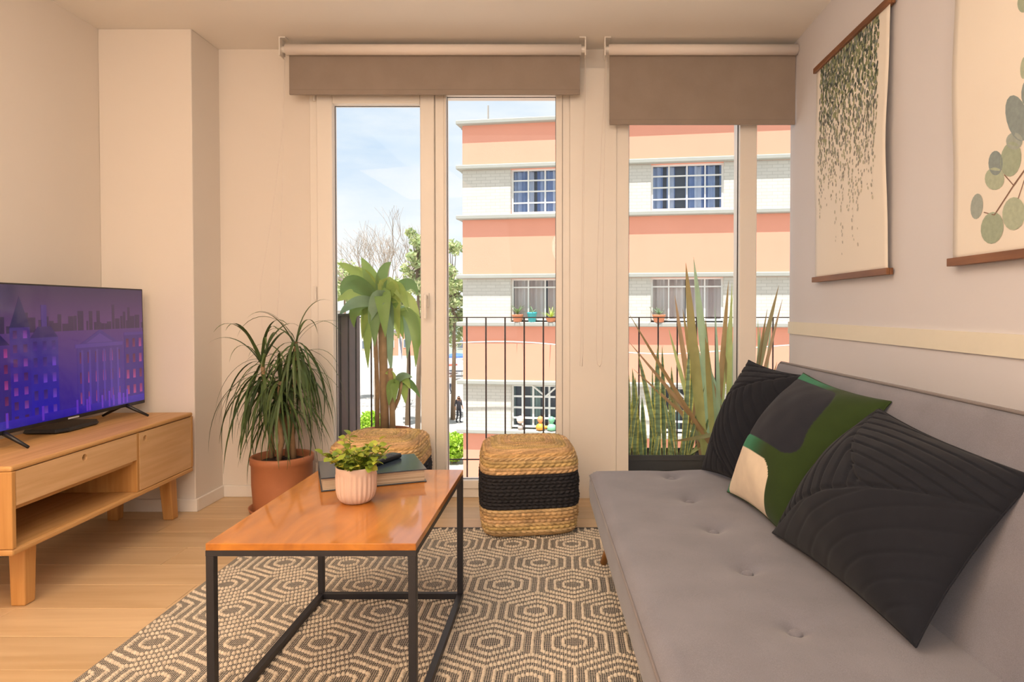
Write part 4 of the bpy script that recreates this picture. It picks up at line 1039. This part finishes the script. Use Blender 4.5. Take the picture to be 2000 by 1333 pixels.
def planter():
    pc = Vector((0.72, 3.80, ZS)); r = thing('planter_box', 'long dark planter box on the balcony', 'planter', pc)
    m = plain('planter_plastic', '#46474b', 0.6); X0, X1, zt = -0.42, 0.82, P(1300, 890, 3.70).z-ZS
    b = MB()
    def rg(i, z): return [(X0+i, -0.10+i, z), (X1-i, -0.10+i, z), (X1-i, 0.10-i, z), (X0+i, 0.10-i, z)]
    b.loft([rg(0.02, 0.0005), rg(0.004, zt-0.03), rg(-0.004, zt-0.028), rg(-0.004, zt), rg(0.008, zt), rg(0.012, zt-0.03)], True, True, False); b.build('box', m, r)
    MB().box(X0+0.012, X1-0.012, -0.088, 0.088, zt-0.05, zt-0.022).build('soil', M_soil, r)
    rootz = Vector((0, 0, 0))
    S = 4.444
    def q(x, y_): return (1220+x/S, 620+y_/S)
    ym = L('#d6d67a'); gr = L('#8fa982'); g2 = L('#7c997c')
    sn = snake_mat()
    clumps = [('snake_plant', 'banded snake plant at the frame end of the planter', (0.40, 3.79), [((40,1240),(28,430),.05),((85,1240),(66,440),.055),((95,1240),(92,520),.075),((150,1240),(120,850),.06),((180,1245),(150,690),.05),((30,1235),(130,670),.045),((215,1240),(200,640),.03)]),
              ('snake_plant', 'tallest banded snake plant, middle of the planter', (0.53, 3.80), [((300,1240),(288,230),.060),((310,1240),(115,310),.055),((345,1235),(325,250),.05),((385,1235),(405,425),.058),((240,1240),(330,640),.04),((250,1240),(300,950),.045),((430,1235),(330,660),.035),((400,1235),(385,630),.045),((280,1235),(240,430),.03)]),
              ('snake_plant', 'snake plant with a leaning tall leaf, beside the strap-leaved plant', (0.66, 3.79), [((500,1235),(560,240),.055),((520,1235),(628,215),.06),((480,1235),(590,650),.05),((540,1235),(640,860),.04),((560,1235),(745,830),.04),((460,1235),(420,700),.03),((530,1240),(700,580),.035)])]
    for nm, lb, (cx, cy), lv in clumps:
        rt = Vector((cx, cy, ZS+zt-0.022)); g = thing(nm, lb, 'plant', rt, 0, 'snake plants in the planter')
        for k, (ba, ti, w) in enumerate(lv):
            px_leaf(q(*ba), q(*ti), 3.75+0.016*(k % 5), w*0.64, random.uniform(-.012, .012), 'sword', gr if k % 2 else g2, ym, rt, g, twist=random.uniform(-.5, .5), mat=sn)
    rt = Vector((0.93, 3.80, ZS+zt-0.022)); g = thing('strap_leaf_plant', 'pale strap-leaved plant with long pointed leaves behind the cushions', 'plant', rt)
    pale = L('#b4cfac'); ol = L('#c2cf8c'); br = L('#bfa07c')
    S2 = 2.898
    def w6(x, y_): return (1140+x/S2, 500+y_/S2)
    base = (1395, 905)
    lv = [((1378,905),w6(578,40),.058,ol,0),((1405,905),w6(622,5),.055,pale,0),((1372,905),w6(515,220),.035,br,0),((1392,905),w6(820,140),.034,br,0),((1400,905),w6(845,225),.036,ol,0),((1412,905),w6(865,330),.036,pale,0),
          ((1395,905),w6(690,350),.034,ol,0),((1400,905),w6(740,280),.03,pale,0),((1420,905),w6(840,150),.03,ol,0),((1382,905),w6(560,300),.034,ol,0),((1375,905),w6(480,410),.028,ol,0),
          ((1440,905),w6(970,155),.036,ol,0),((1440,905),w6(1105,165),.036,pale,0),((1450,905),w6(1125,245),.022,br,0),((1455,905),w6(1000,400),.03,pale,0),((1445,905),w6(1095,600),.026,ol,0),((1470,905),w6(985,350),.03,ol,0),((1475,905),w6(1060,380),.026,pale,0),
          ((1410,905),w6(255,325),.024,br,-.06),((1405,880),w6(255,485),.024,br,-.05),((1400,870),w6(280,640),.02,br,-.05),((1400,900),w6(450,720),.03,pale,-.04),((1430,905),w6(660,520),.028,br,-.04),
          ((1430,820),w6(470,1200),.022,ol,-.05),((1425,840),w6(500,1050),.026,pale,-.05),((1410,850),w6(690,1150),.022,ol,-.02),((1425,905),w6(720,640),.034,pale,0),((1432,905),w6(780,470),.032,pale,0),((1448,905),w6(900,420),.03,ol,0),((1385,905),w6(640,480),.03,pale,0),((1460,905),w6(1040,300),.024,br,0)]
    for k, (ba, ti, w, cl, dy) in enumerate(lv):
        px_leaf(ba, ti, 3.76+0.018*(k % 6), w, random.uniform(-.015, .015), 'sword', cl, None, rt, g, n=10, twist=random.uniform(-.9, .9), mat=M_leaf, dY=dy, tipcol=L('#a98f5e') if k % 3 == 0 else None)
planter()

# ------------------------------------------------------------------ the building across the street
M_org = plain('facade_orange', '#eea286', 0.9, var=0.05, vscale=1.2, bump=0.3, bscale=8)
M_led = plain('ledge_cement', '#a8a79d', 0.9, var=0.06, vscale=5)
def brick_mat():
    m, nt, b = base_mat('facade_painted_brick'); N = nt.nodes.new; K = nt.links.new
    tc = N('ShaderNodeTexCoord'); mp = N('ShaderNodeMapping'); mp.inputs['Rotation'].default_value = (PI/2, 0, 0); K(tc.outputs['Object'], mp.inputs[0])
    br = N('ShaderNodeTexBrick'); br.inputs['Scale'].default_value = 1.0; br.inputs['Brick Width'].default_value = .26; br.inputs['Row Height'].default_value = .085; br.inputs['Mortar Size'].default_value = .006
    br.inputs['Color1'].default_value = (*L('#d5cfc3'), 1); br.inputs['Color2'].default_value = (*L('#cec8bc'), 1); br.inputs['Mortar'].default_value = (*L('#bbb5a8'), 1)
    K(mp.outputs[0], br.inputs[0]); K(br.outputs[0], b.inputs['Base Color']); b.inputs['Roughness'].default_value = .9
    return m
M_brk = brick_mat()
M_wfr = plain('window_paint', '#ecebe4', 0.5); M_dark = plain('window_dark', '#4d535c', 0.3); 
M_pgl = plain('far_pane', '#5f6b78', 0.08, spec=0.9, var=0.2, vscale=2)
BA = math.radians(-9.0); BY = 18.0; BO = P(904, 620, BY)
def building():
    r = thing('apartment_building', 'orange and cream apartment block with grey ledges across the street', 'building', (BO.x, BY, -6.0), BA)
    W = 15.0; D = 11.0; zE = 7.0                                      # eye height above the street
    def z(py): return (P(904, py, BY).z)+6.0
    bands = [(246, 325, 'o'), (333, 422, 'w'), (430, 537, 'o'), (545, 628, 'w'), (638, 741, 'o'), (750, 836, 'w')]
    z_base = z(845)
    wins = [(1.33, 3.16), (5.04, 6.87), (8.75, 10.6), (12.4, 14.2)]
    MB().box(0.12, W, 0.30, D, z(846), z(240)).build('core', M_dark, r)
    for (a, b_, k) in bands:
        zt, zb_ = z(a)+0.12, z(b_)-0.12
        q = MB(); m = M_org if k == 'o' else M_brk
        if k == 'o': q.box(0, W, 0, 0.30, zb_, zt)
        else:
            xs = [0]+[v for w_ in wins for v in w_]+[W]
            for i in range(0, len(xs), 2): q.box(xs[i], xs[i+1], 0, 0.30, zb_, zt)
        q.box(0, 0.12, 0.30, D, zb_, zt)
        q.build('wall_band', m, r)
    MB().box(0, W, 0, D, 0, z_base).build('ground_storey', M_org, r)
    MB().box(0.1, W, 0.1, D, z(246), z(242)).build('roof', M_led, r)
    for py in (242, 329, 426, 541, 633, 745.5, 840.5):
        zc = z(py); th = 0.058
        MB().box(-0.14, W+0.1, -0.16, 0.33, zc-th, zc+th).build('ledge', M_led, r, bevel=0.02, bseg=1)
        MB().box(-0.14, 0.2, 0.33, D, zc-th, zc+th).build('ledge', M_led, r)
    rd = random.Random(8)
    def win(x0, x1, zb_, zt, vcol_, hrow, curtain, thick=0.035, frame=M_wfr, minor=None):
        y0 = 0.10
        fr = MB(); t = 0.05
        fr.box(x0, x0+t, y0, y0+0.08, zb_, zt); fr.box(x1-t, x1, y0, y0+0.08, zb_, zt); fr.box(x0+t, x1-t, y0, y0+0.08, zt-t, zt); fr.box(x0+t, x1-t, y0, y0+0.08, zb_, zb_+t)
        w = fr.build('window', frame, r)
        us = [x0+t]+[x0+(x1-x0)*u for u in vcol_]+[x1-t]; hs = [zb_+t]+[zb_+(zt-zb_)*h for h in hrow]+[zt-t]
        mu = MB()
        for u in us[1:-1]: mu.box(u-thick/2, u+thick/2, y0+0.01, y0+0.06, zb_+t, zt-t)
        for h in hs[1:-1]: mu.box(x0+t, x1-t, y0+0.015, y0+0.055, h-thick/2, h+thick/2)
        mu.build('muntins', frame, w)
        key = {}
        for i in range(len(us)-1):
            for j in range(len(hs)-1):
                a, c = us[i]+0.001, us[i+1]-0.001; d, e = hs[j]+0.001, hs[j+1]-0.001
                MB().box(a, c, y0+0.035, y0+0.04, d, e).build('pane', M_glass_far, w)
        # curtain folds behind the panes
        cols, gaps = curtain
        mb = MB(); n = 90; top, bot = [], []
        for i in range(n+1):
            u = i/n; x = x0+t+(x1-x0-2*t)*u; yy = y0+0.13+0.03*math.sin(u*n*0.75)+0.012*math.sin(u*31)
            top.append((x, yy, zt-t)); bot.append((x, yy, zb_+t*0.5))
        for i in range(n):
            u = i/n
            if any(g0 < u < g1 for g0, g1 in gaps): continue
            mb.add([bot[i], bot[i+1], top[i+1], top[i]], [(0, 1, 2, 3)], cols[int(u*9.99) % len(cols)])
        mb.build('curtain', M_curt, w, smooth=False, colors=True)
        return w
    blue = [L('#a9b8d4'), L('#8196bd'), L('#c6cede'), L('#7187b4')]; beige = [L('#d6c4b9'), L('#e2d4ca'), L('#c8b2a8')]; grn = [L('#8fa59a'), L('#a8b8aa'), L('#7f938c')]
    for wi, (x0, x1) in enumerate(wins):
        win(x0, x1, z(424)+0.06, z(331)-0.03, (.25, .5, .75), (.245, .50, .745), (blue, [(.14, .20), (.32, .47), (.90, .97)] if wi else [(.30, .36)]))
        win(x0, x1, z(631)+0.07, z(543)-0.03, (.25, .5, .75), (.79,), (beige, [(.47, .53)]))
        w = win(x0, x1, z(838)+0.07, z(748)-0.03, (.16, .32, .48, .56, .72, .88), (.22, .46, .72), (grn, [(.0, .25), (.4, .75)]), thick=0.05)
        br_ = MB(); zm = z(748)-0.03; zl = z(838)+0.07; hm = zl+(zm-zl)*0.74
        br_.tube([(x0+0.55, 0.08, zm), (x0+0.92, 0.08, hm)], 0.025, 5); br_.tube([(x1-0.55, 0.08, zm), (x0+0.94, 0.08, hm)], 0.025, 5); br_.build('brace', M_wfr, w)
    MB().tube([(0.55, 0.6, z(242)), (0.55, 0.6, z(195))], 0.022, 6).build('antenna', M_led, r)
    return r, z, wins
M_glass_far = glass_mat('far_glass', (0.94, 0.96, 0.98), 0.02, 0.12)
M_curt = vcol('curtain', 0.95, 0.1)
bld, BZ, WINS = building()
def bloc(x, y_, z_): 
    return Vector((BO.x + x*math.cos(BA) - y_*math.sin(BA), BY + x*math.sin(BA) + y_*math.cos(BA), -6+z_))
def cable(name, label, pts):
    o = MB().tube(pts, 0.018, 5).build(name, plain('cable_'+str(len(MATS)), '#cfc5bb', 0.7)); tag(o, label, 'cable')
cable('street_cable', 'pale cable sagging across the orange building', [bloc(x, -0.6, BZ(668)+0.10*math.sin(x*0.9)+0.05*x*0.5-0.3*math.sin(PI*min(1, max(0, x/15)))) for x in np.linspace(0.0, 15, 30)])
# pots and ornaments on the window sills
def sill_pot(name, label, x, zb_, rad, hh, pc, lc, n, ln):
    p = bloc(x, -0.06, zb_); r = thing(name, label, 'plant', p, 0, 'pots on the facing window sills'); rd = random.Random(int(x*100))
    MB().lathe([(rad*.75, 0), (rad*.8, 0.01), (rad, hh*.8), (rad*1.1, hh*.82), (rad*1.1, hh), (rad*.95, hh), (rad*.9, hh*.85), (0.01, hh*.85)], 16, cap0=True).build('pot', pc, r, smooth=True)
    for k in range(n):
        me = to_mesh(arc_leaf(ln*rd.uniform(.7, 1.1), 0.035, rd.uniform(.7, 1.5), rd.uniform(.5, 1.6), 'strap', 6, .2, lc), 'leaf', M_leaf); place('leaf', me, r, loc=(0, 0, hh*.9), rot=(0, 0, k*2.4))
M_teal = plain('teal_pot', '#3fb0b4', 0.5); M_ter2 = plain('sill_terracotta', '#d98a63', 0.7)
zs5 = BZ(633)+0.059; zs7 = BZ(840.5)+0.059
def ux(px):
    k = (px-CX)/F; return (k*BY-BO.x)/(math.cos(BA)-k*math.sin(BA))
sill_pot('sill_plant', 'grassy plant in a terracotta pot, facing window above the railing', ux(1012), zs5, .14, .20, M_ter2, L('#6f8a58'), 16, .42)
sill_pot('sill_plant', 'sparse plant in a bright teal pot on the facing sill', ux(1040), zs5, .12, .26, M_teal, L('#7f9a72'), 8, .25)
sill_pot('sill_plant', 'yellow-green plant in an orange bowl on the facing sill', ux(1077), zs5, .13, .12, M_ter2, L('#a3bd4c'), 14, .42)
sill_pot('sill_plant', 'leafy plant in a terracotta pot on the sill behind the snake plants', ux(1287), zs5, .16, .2, M_ter2, L('#7c9a78'), 16, .38)
def ornament(name, label, x, zb_, cols, kind):
    p = bloc(x, -0.05, zb_); r = thing(name, label, 'ornament', p)
    if kind == 'topiary':
        MB().lathe([(.06, 0), (.075, .12), (.06, .12), (.01, .11)], 14, cap0=True).build('pot', plain('orn_pot', '#c4b3a8', .7), r, smooth=True)
        MB().tube([(0, 0, .1), (0, 0, .2)], .012, 6).build('stem', M_trunk, r)
        mb = MB(); rd = random.Random(1); mb.lathe([(.005, .17), (.07, .19), (.105, .25), (.10, .31), (.06, .36), (.004, .38)], 16); mb.v = [(a+rd.uniform(-.01, .01), b_+rd.uniform(-.01, .01), c_) for a, b_, c_ in mb.v]; mb.build('blossom', plain('orn_bl', '#ecd2bd', .9), r)
    else:
        m1, m2 = plain(name+'_a', cols[0], .5), plain(name+'_b', cols[1], .5)
        MB().lathe([(.02, .005), (.10, .02), (.13, .08), (.10, .15), (.05, .19), (.035, .22)], 16, cap0=True).build('body', m1, r, smooth=True)
        MB().lathe([(.02, .20), (.07, .24), (.085, .30), (.06, .36), (.005, .385)], 16).build('head', m2, r, smooth=True)
        MB().tube([(.08, 0, .07), (.16, 0, .09), (.22, 0, .06)], [.05, .04, .015], 8).build('tail', m1, r, smooth=True)
ornament('topiary_ornament', 'small blossom ball in a pot on the lower facing sill', ux(1017), zs7, None, 'topiary')
ornament('sill_figurine', 'orange and yellow figurine on the lower facing sill', ux(1056), zs7, ('#f0a03c', '#ef9a62'), 'fig')
ornament('sill_figurine', 'mint green figurine on the lower facing sill', ux(1078), zs7, ('#8fd0a4', '#7fc49a'), 'fig')

# ------------------------------------------------------------------ street
ZG = -6.0
M_str = plain('street_paving', '#aba69d', 0.95, var=0.12, vscale=0.5)
o = MB().box(-90, 60, 3.7, 190, ZG-0.3, ZG).build('street', M_str); struct(o, 'pale sunlit street below')
def tree_bare():
    base = P(735, 640, 46); base.z = ZG
    r = thing('bare_tree', 'leafless tree with a fine crown of branches beyond the street', 'tree', base); rd = random.Random(3)
    mb = MB(); tw = MB()
    def grow(p, d, ln, rad, lev):
        q = p+d*ln; mid = p.lerp(q, .5)+Vector((rd.uniform(-.06, .06), rd.uniform(-.06, .06), 0))*ln
        (mb if lev < 3 else tw).tube([p, mid, q], [rad, rad*.85, rad*.7], 6 if lev < 3 else 4, caps=False)
        if lev >= 6: return
        for k in range(3 if lev < 5 else 2):
            a = Vector((rd.uniform(-1, 1), rd.uniform(-1, 1), rd.uniform(-.1, .75))); nd = (d*1.05+a*0.72).normalized()
            grow(q, nd, ln*rd.uniform(.66, .84), rad*.62, lev+1)
    grow(Vector((0, 0, 0)), Vector((0.02, 0, 1)), 3.9, .17, 0)
    mt = plain('bark', '#aa9c8e', .9, var=.2, vscale=4)
    mb.build('trunk', mt, r, smooth=True); tw.build('twigs', mt, r)['kind'] = 'stuff'
tree_bare()
def leaf_tree(name, label, px, py_top, Y, rad, hgt_trunk, cols, n, seed, squash=1.2):
    base = P(px, 640, Y); top = P(px, py_top, Y).z; base.z = ZG
    r = thing(name, label, 'tree', base, 0, 'green trees along the street'); rd = random.Random(seed); Hh = top-ZG
    mt = plain(name+'_bark_'+str(seed), '#86705a', .9, var=.2, vscale=4)
    MB().tube([(0, 0, 0), (.1, 0, Hh*.4), (0, .1, Hh*.85)], [.16, .12, .04], 8).build('trunk', mt, r, smooth=True)
    br = MB()
    cl = []
    zc = Hh-rad*squash
    for k in range(26):
        u = Vector((rd.gauss(0, 1), rd.gauss(0, 1), rd.gauss(0, 1))).normalized()*rad*rd.uniform(.35, .9); u.z *= squash; cl.append((Vector((0, 0, zc))+u, rd.uniform(.25, .45)*rad))
        br.tube([(0, 0, zc-rad*.4), Vector((0, 0, zc))*.5+(Vector((0, 0, zc))+u)*.5, Vector((0, 0, zc))+u], [.05, .035, .012], 5)
    br.build('branches', mt, r)
    mb = MB(); ls = 0.16
    for k in range(n):
        c, rr = rd.choice(cl); u = Vector((rd.gauss(0, 1), rd.gauss(0, 1), rd.gauss(0, 1))).normalized()*rr*rd.random()**.4; p = c+u
        a = Vector((rd.uniform(-1, 1), rd.uniform(-1, 1), rd.uniform(-1, 1))).normalized(); b_ = a.cross(Vector((rd.uniform(-1, 1), rd.uniform(-1, 1), .3))).normalized()
        s = ls*rd.uniform(.6, 1.3); mb.add([p-a*s, p+b_*s*.45, p+a*s, p-b_*s*.45], [(0, 1, 2, 3)], rd.choice(cols))
    mb.build('crown', M_leaf, r, colors=True)['kind'] = 'stuff'
gc = [L('#b3c284'), L('#c6cd94'), L('#9db07a'), L('#d2d4a4')]
leaf_tree('street_tree', 'slender green tree just beside the orange building', 884, 462, 42, 1.15, 3, gc, 2600, 1, 3.6)
leaf_tree('street_tree', 'green tree behind the corn plant, door mullion side', 815, 436, 38, 1.0, 3, gc, 1500, 2, 2.2)
leaf_tree('street_tree', 'low spreading green tree behind the corn plant', 795, 530, 40, 1.7, 3, gc, 2600, 3, 1.3)
leaf_tree('street_tree', 'low tree half hidden by the balcony door frame', 672, 500, 50, 1.6, 3, gc, 1600, 4, 1.2)
def bush(label, px, pyb, w, h, cols, seed):
    p = G(px, pyb, ZG); r = thing('street_bush', label, 'bush', p, 0, 'bushes by the street'); rd = random.Random(seed); mb = MB()
    for k in range(1300):
        u = Vector((rd.gauss(0, 1), rd.gauss(0, 1), rd.gauss(0, 1))).normalized()*rd.random()**.3; q = Vector((u.x*w, u.y*w, h*.55+u.z*h*.5))
        a = Vector((rd.uniform(-1, 1), rd.uniform(-1, 1), rd.uniform(-1, 1))).normalized(); b_ = a.cross(Vector((rd.uniform(-1, 1), rd.uniform(-1, 1), .3))).normalized(); s = .11*rd.uniform(.6, 1.3)
        mb.add([q-a*s, q+b_*s*.5, q+a*s, q-b_*s*.5], [(0, 1, 2, 3)], rd.choice(cols))
    mb.build('foliage', M_leaf, r, colors=True)['kind'] = 'stuff'
    for k in range(5): MB().tube([(.1*math.cos(k), .1*math.sin(k), 0), (w*.5*math.cos(k*1.3), w*.5*math.sin(k*1.3), h*.6)], [.03, .012], 5).build('stem', M_trunk, r)
bc = [L('#a9cf3f'), L('#93bb35'), L('#bcd95a')]
bush('bright green bush at the foot of the orange building', 886, 905, .62, 1.35, bc, 1)
bush('bright green bush seen beside the balcony screen', 722, 865, .7, 1.6, bc, 2)
def person(label, px, py, h, cols, seed):
    p = G(px, py, ZG); r = thing('person', label, 'person', p, random.Random(seed).uniform(0, 6)); k = h/1.7
    J = {'pel': (0, 0, .93), 'wai': (0, 0, 1.08), 'che': (0, .01, 1.30), 'nec': (0, .01, 1.46), 'hea': (0, -.01, 1.56), 'top': (0, -.005, 1.66),
         'hl': (.09, 0, .88), 'kl': (.11, -.06, .48), 'al': (.11, .04, .08), 'tl': (.12, -.12, .03), 'hr': (-.09, 0, .88), 'kr': (-.10, -.02, .48), 'ar': (-.10, .12, .08), 'tr': (-.10, -.02, .03),
         'sl': (.17, .01, 1.40), 'el': (.24, .03, 1.12), 'wl': (.25, -.08, .88), 'fl': (.25, -.12, .80), 'sr': (-.17, .01, 1.40), 'er': (-.24, .04, 1.12), 'wr': (-.25, -.02, .88), 'fr': (-.25, -.05, .80)}
    R_ = {'pel': .14, 'wai': .125, 'che': .15, 'nec': .055, 'hea': .095, 'top': .06, 'hl': .09, 'kl': .06, 'al': .042, 'tl': .04, 'hr': .09, 'kr': .06, 'ar': .042, 'tr': .04, 'sl': .065, 'el': .045, 'wl': .033, 'fl': .035, 'sr': .065, 'er': .045, 'wr': .033, 'fr': .035}
    E = [('pel', 'wai'), ('wai', 'che'), ('che', 'nec'), ('nec', 'hea'), ('hea', 'top'), ('pel', 'hl'), ('hl', 'kl'), ('kl', 'al'), ('al', 'tl'), ('pel', 'hr'), ('hr', 'kr'), ('kr', 'ar'), ('ar', 'tr'), ('che', 'sl'), ('sl', 'el'), ('el', 'wl'), ('wl', 'fl'), ('che', 'sr'), ('sr', 'er'), ('er', 'wr'), ('wr', 'fr')]
    names = list(J); me = bpy.data.meshes.new('body'); me.from_pydata([tuple(c*k for c in J[n]) for n in names], [(names.index(a), names.index(b_)) for a, b_ in E], [])
    o = bpy.data.objects.new('body', me); COL.objects.link(o); sk = o.modifiers.new('skin', 'SKIN'); o.modifiers.new('sub', 'SUBSURF').levels = 1
    if not me.skin_vertices: me.skin_vertices.new()
    for i, n in enumerate(names): me.skin_vertices[0].data[i].radius = (R_[n]*k, R_[n]*k); 
    me.skin_vertices[0].data[0].use_root = True
    dg = bpy.context.evaluated_depsgraph_get(); ev = o.evaluated_get(dg); m2 = bpy.data.meshes.new_from_object(ev); bpy.data.objects.remove(o)
    a = m2.color_attributes.new('Col', 'FLOAT_COLOR', 'POINT')
    for i, v in enumerate(m2.vertices):
        z_ = v.co.z/k; sk_ = L('#a87c62')
        c = L(cols[2]) if z_ > 1.60 else sk_ if z_ > 1.45 else (L(cols[0]) if z_ > .9 and not (abs(v.co.x)/k > .2 and z_ < 1.05) else (sk_ if abs(v.co.x)/k > .2 else L(cols[1])))
        if z_ < .07: c = L('#2a2a2a')
        a.data[i].color = (*c, 1)
    m2.materials.clear(); m2.materials.append(vcol('person_'+str(seed), .8)); m2.polygons.foreach_set('use_smooth', [True]*len(m2.polygons))
    place('body', m2, r)
person('person in dark clothes walking on the pale street', 896, 826, 1.7, ('#35353c', '#2c2e36', '#221c18'), 1)
person('person in a white shirt further down the street', 881, 770, 1.65, ('#d8d5d0', '#4a4f60', '#2a2019'), 2)
def umbrella(label, px, py, Y, w, col, g='market umbrellas'):
    t = P(px, py, Y); r = thing('market_umbrella', label, 'umbrella', (t.x, Y, ZG), 0, g); h = t.z-ZG; m = plain('canopy_'+str(len(MATS)), col, .8)
    MB().tube([(0, 0, 0), (0, 0, h+.05)], .03, 6).build('pole', M_led, r)
    MB().lathe([(w, h-.45), (w*.98, h-.30), (w*.5, h-.10), (.02, h)], 10).build('canopy', m, r)
umbrella('blue market umbrella down the street', 892, 690, 75, 1.5, '#4f74c8')
umbrella('pale lilac market umbrella below the blue one', 889, 701, 69, 1.1, '#c9d0ee')
umbrella('white market umbrella beside the orange building edge', 902, 713, 66, 1.1, '#efeae6')
umbrella('red market umbrella by the mullion of the fixed pane', 872, 706, 72, 1.2, '#d0604c')
def house(label, x0, x1, Y, h, col, roofc):
    r = thing('far_house', label, 'building', ((x0+x1)/2, Y, ZG), 0, 'low houses at the end of the street'); hw = (x1-x0)/2; m = plain('house_'+str(len(MATS)), col, .9, var=.05, vscale=1)
    MB().box(-hw, hw, 0, 8, 0, h).build('walls', m, r); MB().box(-hw-.1, hw+.1, -.15, 8.1, h, h+.25).build('parapet', plain('roof_'+str(len(MATS)), roofc, .9), r)
    n = max(1, int(hw*2/2.2))
    for i in range(n):
        for zz in np.arange(1.2, h-1.5, 2.7):
            x = -hw+(i+.5)*2*hw/n; w = MB().box(x-.5, x+.5, -.06, .02, zz, zz+1.3).build('window', M_wfr, r); MB().box(x-.42, x+.42, -.08, -.061, zz+.08, zz+1.22).build('pane', M_pgl, w)
house('grey-green house at the end of the street', -20.0, -14.0, 98, 5.4, '#b4bdb4', '#c9c4ba')
house('coral house at the end of the street', -27.5, -20.3, 100, 6.2, '#e29a80', '#d8cdbf')
house('cream house behind the bare tree', -37, -27.8, 96, 5.5, '#e2d8c6', '#c8bdaa')
house('white house at the far edge of the view', -50, -37.3, 104, 6.5, '#e6e2da', '#c8bdaa')
leaf_tree('street_tree', 'dark green tree rising over the far houses', 886, 596, 90, 2.6, 3, [L('#6c8258'), L('#586f4a'), L('#83966a')], 1800, 6, 1.0)
def lamp_post():
    p = P(782, 700, 24); r = thing('lamp_post', 'grey street lamp post behind the corn plant', 'lamp post', (p.x, 24, ZG)); m = plain('post_grey', '#b9bfc6', .5)
    MB().tube([(0, 0, 0), (0, 0, .4), (0, 0, .41), (0, 0, 6.0)], [.13, .12, .085, .065], 10).build('pole', m, r, smooth=True)
    MB().tube([(0, 0, 5.9), (0, -.3, 6.15), (0, -.9, 6.25)], [.045, .04, .035], 8).build('arm', m, r, smooth=True)
    MB().box(-.1, .1, -1.35, -.85, 6.18, 6.29).build('lamp_head', m, r, bevel=.03)
lamp_post()
